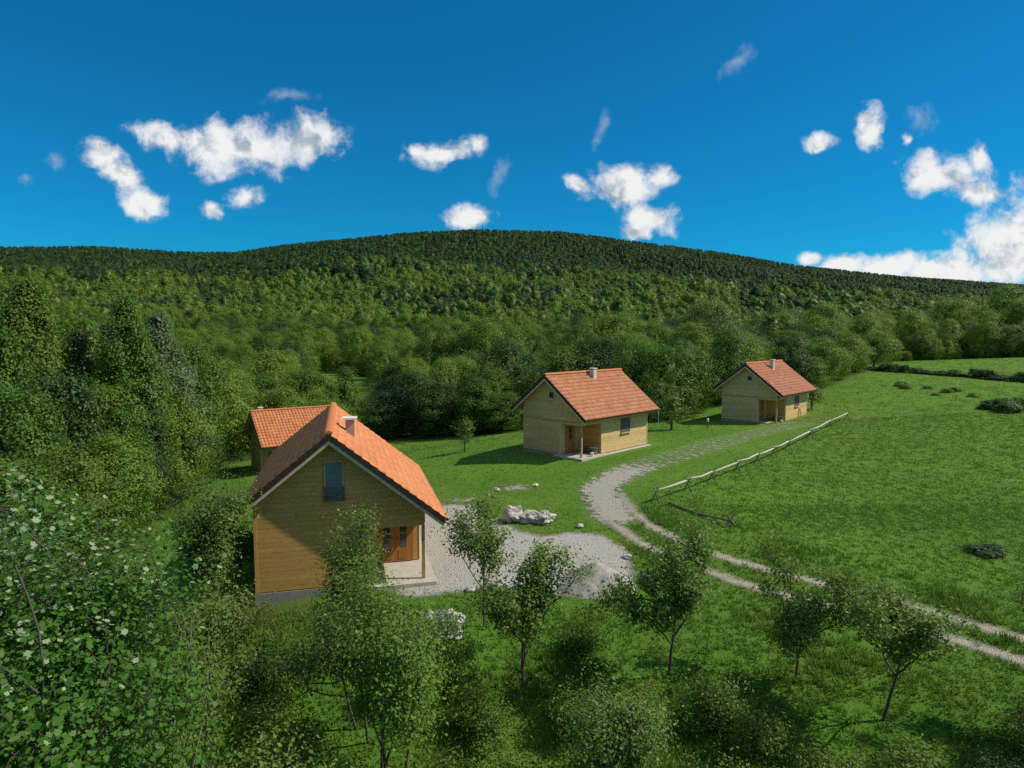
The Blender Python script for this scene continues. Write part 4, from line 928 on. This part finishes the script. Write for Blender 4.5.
def near_tree(name, x, y, Hh, Rr, label, mat, seed, leaves=6000, ls=.09, trunk=1.0, stems=1, lean=(0, 0), maxl=3, cl=.26, asp=.55, nch=(4, 5), shape='rhomb', bark='bark', cat='tree', pale=None, spread=.8, up=.25, group=None, rad=.07, keep=1.0):
    g = np.random.default_rng(seed); segs = []; tips = []
    for s_ in range(stems):
        b0 = np.array([g.uniform(-.25, .25), g.uniform(-.25, .25), -.15]) if stems > 1 else np.array([0, 0, -.15]); d = np.array([lean[0] + (g.normal() * .22 if stems > 1 else 0), lean[1] + (g.normal() * .22 if stems > 1 else 0), 1.0])
        grow(g, b0, d, trunk * 1.3 + .15, rad, 0, maxl, segs, tips, spread, up, nch)
    T = np.concatenate(tips); segs_all = segs
    # fit the skeleton into the wanted height and spread
    top = np.percentile(T[:, 2], 98); sz = Hh / top; ctr = np.array([lean[0] * top * .6, lean[1] * top * .6]); rr0 = np.percentile(np.hypot(T[:, 0] - ctr[0], T[:, 1] - ctr[1]), 92); sr = Rr / rr0; S3 = np.array([sr, sr, sz]); T = T * S3; segs_all = [(P * S3, r_) for P, r_ in segs]
    i = g.choice(g.choice(len(T), max(20, int(len(T) * keep)), False), leaves); C = T[i] + g.normal(size=(leaves, 3)) * cl * np.array([.6, .6, .5]); C[:, 2] = np.maximum(C[:, 2], .1); N = g.normal(size=(leaves, 3)) * .55 + np.array([0, 0, .45]) + unit(C - np.array([0, 0, Hh * .5])) * .8
    V, Fc = leaf_np(C, N, np.full(leaves, ls), g, asp, shape); nv = len(V) // leaves; tt = np.repeat(np.clip(g.random(leaves) * .7 + .3 * np.sin(i * .37) ** 2, 0, 1), nv); at = {'tint': tt}
    if pale is not None: at['pale'] = np.repeat(pale(C, g).astype(float), nv)
    o = empty(name, (x, y, gzf(x, y))); tag(o, label, cat, group)
    link(bpy.data.objects.new('crown', np_mesh(name + '_crown', V, Fc, M[mat], at)), o); tv, tf = tubes_np(segs_all); link(bpy.data.objects.new('trunk', np_mesh(name + '_trunk', tv, tf, M[bark], None, True)), o); return o
near_tree('maple_tree', -7.7, 10.0, 8.9, 2.5, 'big-leaved maple with pale upturned leaves towering in the foreground', 'leaf_maple', 1, 17000, .110, 2.4, 3, maxl=3, cl=.42, asp=1, nch=(4, 6), shape='maple', rad=.055, pale=lambda C, g: (g.random(len(C)) < np.clip((C[:, 2] - 6.2) / 7.0, .003, .26)), keep=.45)
near_tree('maple_tree', -10.0, 13.0, 7.6, 2.3, 'second maple behind the pale-leaved maple at the wood edge', 'leaf_maple', 2, 11000, .115, 2.0, 2, maxl=3, cl=.42, asp=1, nch=(4, 6), shape='maple', rad=.055, pale=lambda C, g: (g.random(len(C)) < np.clip((C[:, 2] - 5.2) / 8.0, .0, .25)))
near_tree('willow_sapling', -6.5, 13.0, 5.4, 1.0, 'slender bright yellow-green sapling beside the big-leaved maple', 'leaf_willow', 3, 6000, .11, 2.0, 2, maxl=2, cl=.30, asp=.38, nch=(6, 9), rad=.035, spread=.55, bark='pale_bark')
near_tree('bushy_tree', -10.4, 21.6, 5.1, 1.05, 'bushy grey-green tree hugging the wall corner of the double-door cabin', 'leaf_bush', 4, 14000, .10, .7, 4, maxl=3, cl=.38, rad=.035, spread=.6, up=.3)
near_tree('shrub', -8.9, 19.2, 2.7, 1.3, 'grey-green shrub before the plinth of the double-door cabin', 'leaf_bush', 5, 6500, .10, .4, 4, maxl=2, cl=.36, rad=.025, cat='shrub')
near_tree('plum_tree', -5.15, 18.6, 4.8, 1.15, 'slim airy tree standing before the gable of the double-door cabin', 'leaf_bush', 6, 9500, .095, 1.2, 1, maxl=3, cl=.36, rad=.05, spread=.65, up=.3)
near_tree('plum_tree', -3.05, 14.4, 5.2, 1.4, 'full yellowish green tree growing below the airy gable tree', 'leaf_willow', 7, 13000, .090, .6, 3, maxl=3, cl=.40, rad=.045)
near_tree('plum_tree', -3.9, 16.4, 4.3, 1.5, 'dense green tree between the airy gable tree and the yellowish one', 'leaf_bush', 8, 10500, .095, .7, 2, maxl=3, cl=.36, rad=.045)
near_tree('shrub', -5.3, 13.2, 2.7, 1.3, 'dark leafy shrub at the foot of the bright sapling', 'leaf_fruit', 9, 6500, .10, .3, 5, maxl=2, cl=.38, rad=.025, cat='shrub')
near_tree('fruit_tree', .35, 18.6, 4.2, 1.4, 'spreading fruit tree with thin foliage standing before the gravel yard', 'leaf_fruit', 10, 6500, .115, .45, 1, maxl=3, cl=.27, keep=.6, rad=.055, up=.42, spread=.72)
near_tree('fruit_tree', -.95, 21.6, 4.4, 1.3, 'thin upright fruit tree beside the white stone heap', 'leaf_fruit', 11, 4600, .115, .9, 1, maxl=3, cl=.27, keep=.6, rad=.04, up=.35, spread=.7)
near_tree('fruit_tree', 4.7, 18.9, 4.5, 1.65, 'full round fruit tree beside the gravel heap', 'leaf_fruit', 32, 9500, .115, .5, 1, maxl=3, cl=.27, keep=.6, rad=.06, up=.42, spread=.72)
near_tree('fruit_tree', 8.4, 18.8, 3.7, 1.3, 'narrow fruit tree with a slim bare trunk below the wheel tracks', 'leaf_fruit', 13, 5200, .115, .55, 1, maxl=3, cl=.27, keep=.6, rad=.045, up=.4, spread=.7)
near_tree('fruit_tree', 9.9, 16.9, 3.8, 2.0, 'leaning fruit tree with a forked dark trunk below the wheel tracks', 'leaf_fruit', 24, 8500, .115, .55, 1, lean=(.12, 0), maxl=3, cl=.27, keep=.6, rad=.055, up=.42, spread=.72)
near_tree('fruit_tree', 14.8, 14.6, 4.6, 2.2, 'fruit tree at the far end of the row below the wheel tracks', 'leaf_fruit', 15, 10000, .10, .8, 1, maxl=3, cl=.27, keep=.6, rad=.06, up=.42, spread=.72)
near_tree('shrub', 1.9, 14.3, 2.9, 1.15, 'pale green upright shrub below the spreading fruit tree', 'leaf_bush', 16, 6500, .09, .5, 3, maxl=2, cl=.36, rad=.03, cat='shrub')
near_tree('shrub', -8.1, 15.8, 2.6, 1.4, 'loose leafy shrub on the bank below the bushy corner tree', 'leaf_bush', 17, 5500, .10, .4, 4, maxl=2, cl=.38, rad=.025, cat='shrub')
near_tree('shrub', -11.4, 26.5, 2.4, 1.5, 'dark leafy shrub in the shade behind the cabin corner tree', 'leaf_dark', 18, 5200, .11, .4, 5, maxl=2, cl=.4, rad=.025, cat='shrub')
near_tree('shrub', 12.6, 14.8, 1.5, 1.0, 'low shrub beside the leaning fruit tree', 'leaf_bush', 19, 4000, .085, .25, 5, maxl=2, cl=.3, rad=.02, cat='shrub')
near_tree('shrub', -13.0, 18.6, 4.0, 1.6, 'tall dark shrub behind the second maple', 'leaf_mid', 20, 8000, .11, .7, 4, maxl=3, cl=.4, rad=.035, cat='shrub')
near_tree('shrub', -4.0, 12.6, 2.0, 1.1, 'low dark shrub beside the small pale foreground stone', 'leaf_mid', 21, 5200, .09, .25, 5, maxl=2, cl=.36, rad=.02, cat='shrub')
near_tree('shrub', 4.6, 14.0, 1.3, .8, 'low pale weed shrub beside the half sunk brown stone', 'leaf_bush', 22, 3200, .08, .2, 5, maxl=2, cl=.3, rad=.015, cat='shrub')

for k, (x, y, hh, rr_, mt, lb) in enumerate([(-6.6, 17.6, 1.5, .9, 'leaf_mid', 'low shrub on the bank below the plinth of the double-door cabin'), (-3.9, 20.4, 1.1, .8, 'leaf_dark', 'low dark shrub between the stone heap and the airy gable tree'),
    (-.7, 16.4, 1.3, .9, 'leaf_mid', 'low shrub between the yellowish tree and the spreading fruit tree'), (-1.0, 13.6, 1.6, 1.0, 'leaf_bush', 'low shrub at the foot of the full yellowish tree'),
    (6.4, 16.2, .9, .9, 'leaf_mid', 'low weed shrub in the tree shade above the brown stone'), (-10.6, 19.0, 2.4, 1.2, 'leaf_mid', 'rounded shrub beside the foot of the bushy corner tree'), (2.6, 20.4, .8, .8, 'leaf_mid', 'low shrub in the shade below the gravel heap'), (11.4, 14.2, 1.0, .9, 'leaf_dark', 'dark low shrub beyond the leaning fruit tree')]):
    near_tree('shrub', x, y, hh, rr_, lb, mt, 400 + k, 4200, .085, .2, 5, maxl=2, cl=.3, rad=.018, cat='shrub', keep=.7)

rgh = random.Random(8)
for k in range(14):
    a = rgh.uniform(0, 6.28); q = rgh.uniform(.75, 1.15); x, y = 3.3 + math.cos(a) * 1.5 * q, 24.8 + math.sin(a) * 1.1 * q; s_ = rgh.uniform(.05, .12)
    rock(x, y, s_ * 1.3, s_, s_ * .8, a, 'small pale stone at the foot of the grey gravel heap', 120 + k, group='stones at the foot of the gravel heap', sub=1, name='stone')

for k, (x, y, hh, rr_, mt, lb) in enumerate([(.2, 13.4, 1.5, 1.0, 'leaf_mid', 'dense dark shrub beside the pale green upright shrub'), (3.2, 15.4, 1.9, .9, 'leaf_fruit', 'upright leafy sapling between the pale shrub and the round fruit tree'),
    (5.4, 17.0, 1.3, .9, 'leaf_mid', 'low green shrub at the foot of the full round fruit tree'), (7.4, 14.4, 1.1, .8, 'leaf_bush', 'low pale shrub beside the brown stone'), (8.9, 14.0, 1.5, .9, 'leaf_fruit', 'leafy shrub below the leaning fruit tree'),
    (-1.9, 17.9, 2.6, .7, 'leaf_fruit', 'thin upright sapling below the white stone heap'), (-6.0, 15.2, 1.9, 1.0, 'leaf_mid', 'green shrub behind the dark leafy shrub of the sapling'), (10.6, 13.4, 1.4, 1.0, 'leaf_mid', 'broad low shrub in the far tree shade'),
    (-7.2, 18.2, 1.3, .8, 'leaf_dark', 'dark low shrub before the stone plinth corner'), (1.6, 16.8, 1.0, .8, 'leaf_mid', 'low shrub in the shade of the spreading fruit tree')]):
    near_tree('sapling' if 'sapling' in lb else 'shrub', x, y, hh, rr_, lb, mt, 500 + k, 4200, .085, .25, 1 if 'sapling' in lb else 5, maxl=2 if 'sapling' not in lb else 3, cl=.28, rad=.02, cat='shrub', keep=.6, up=.4)
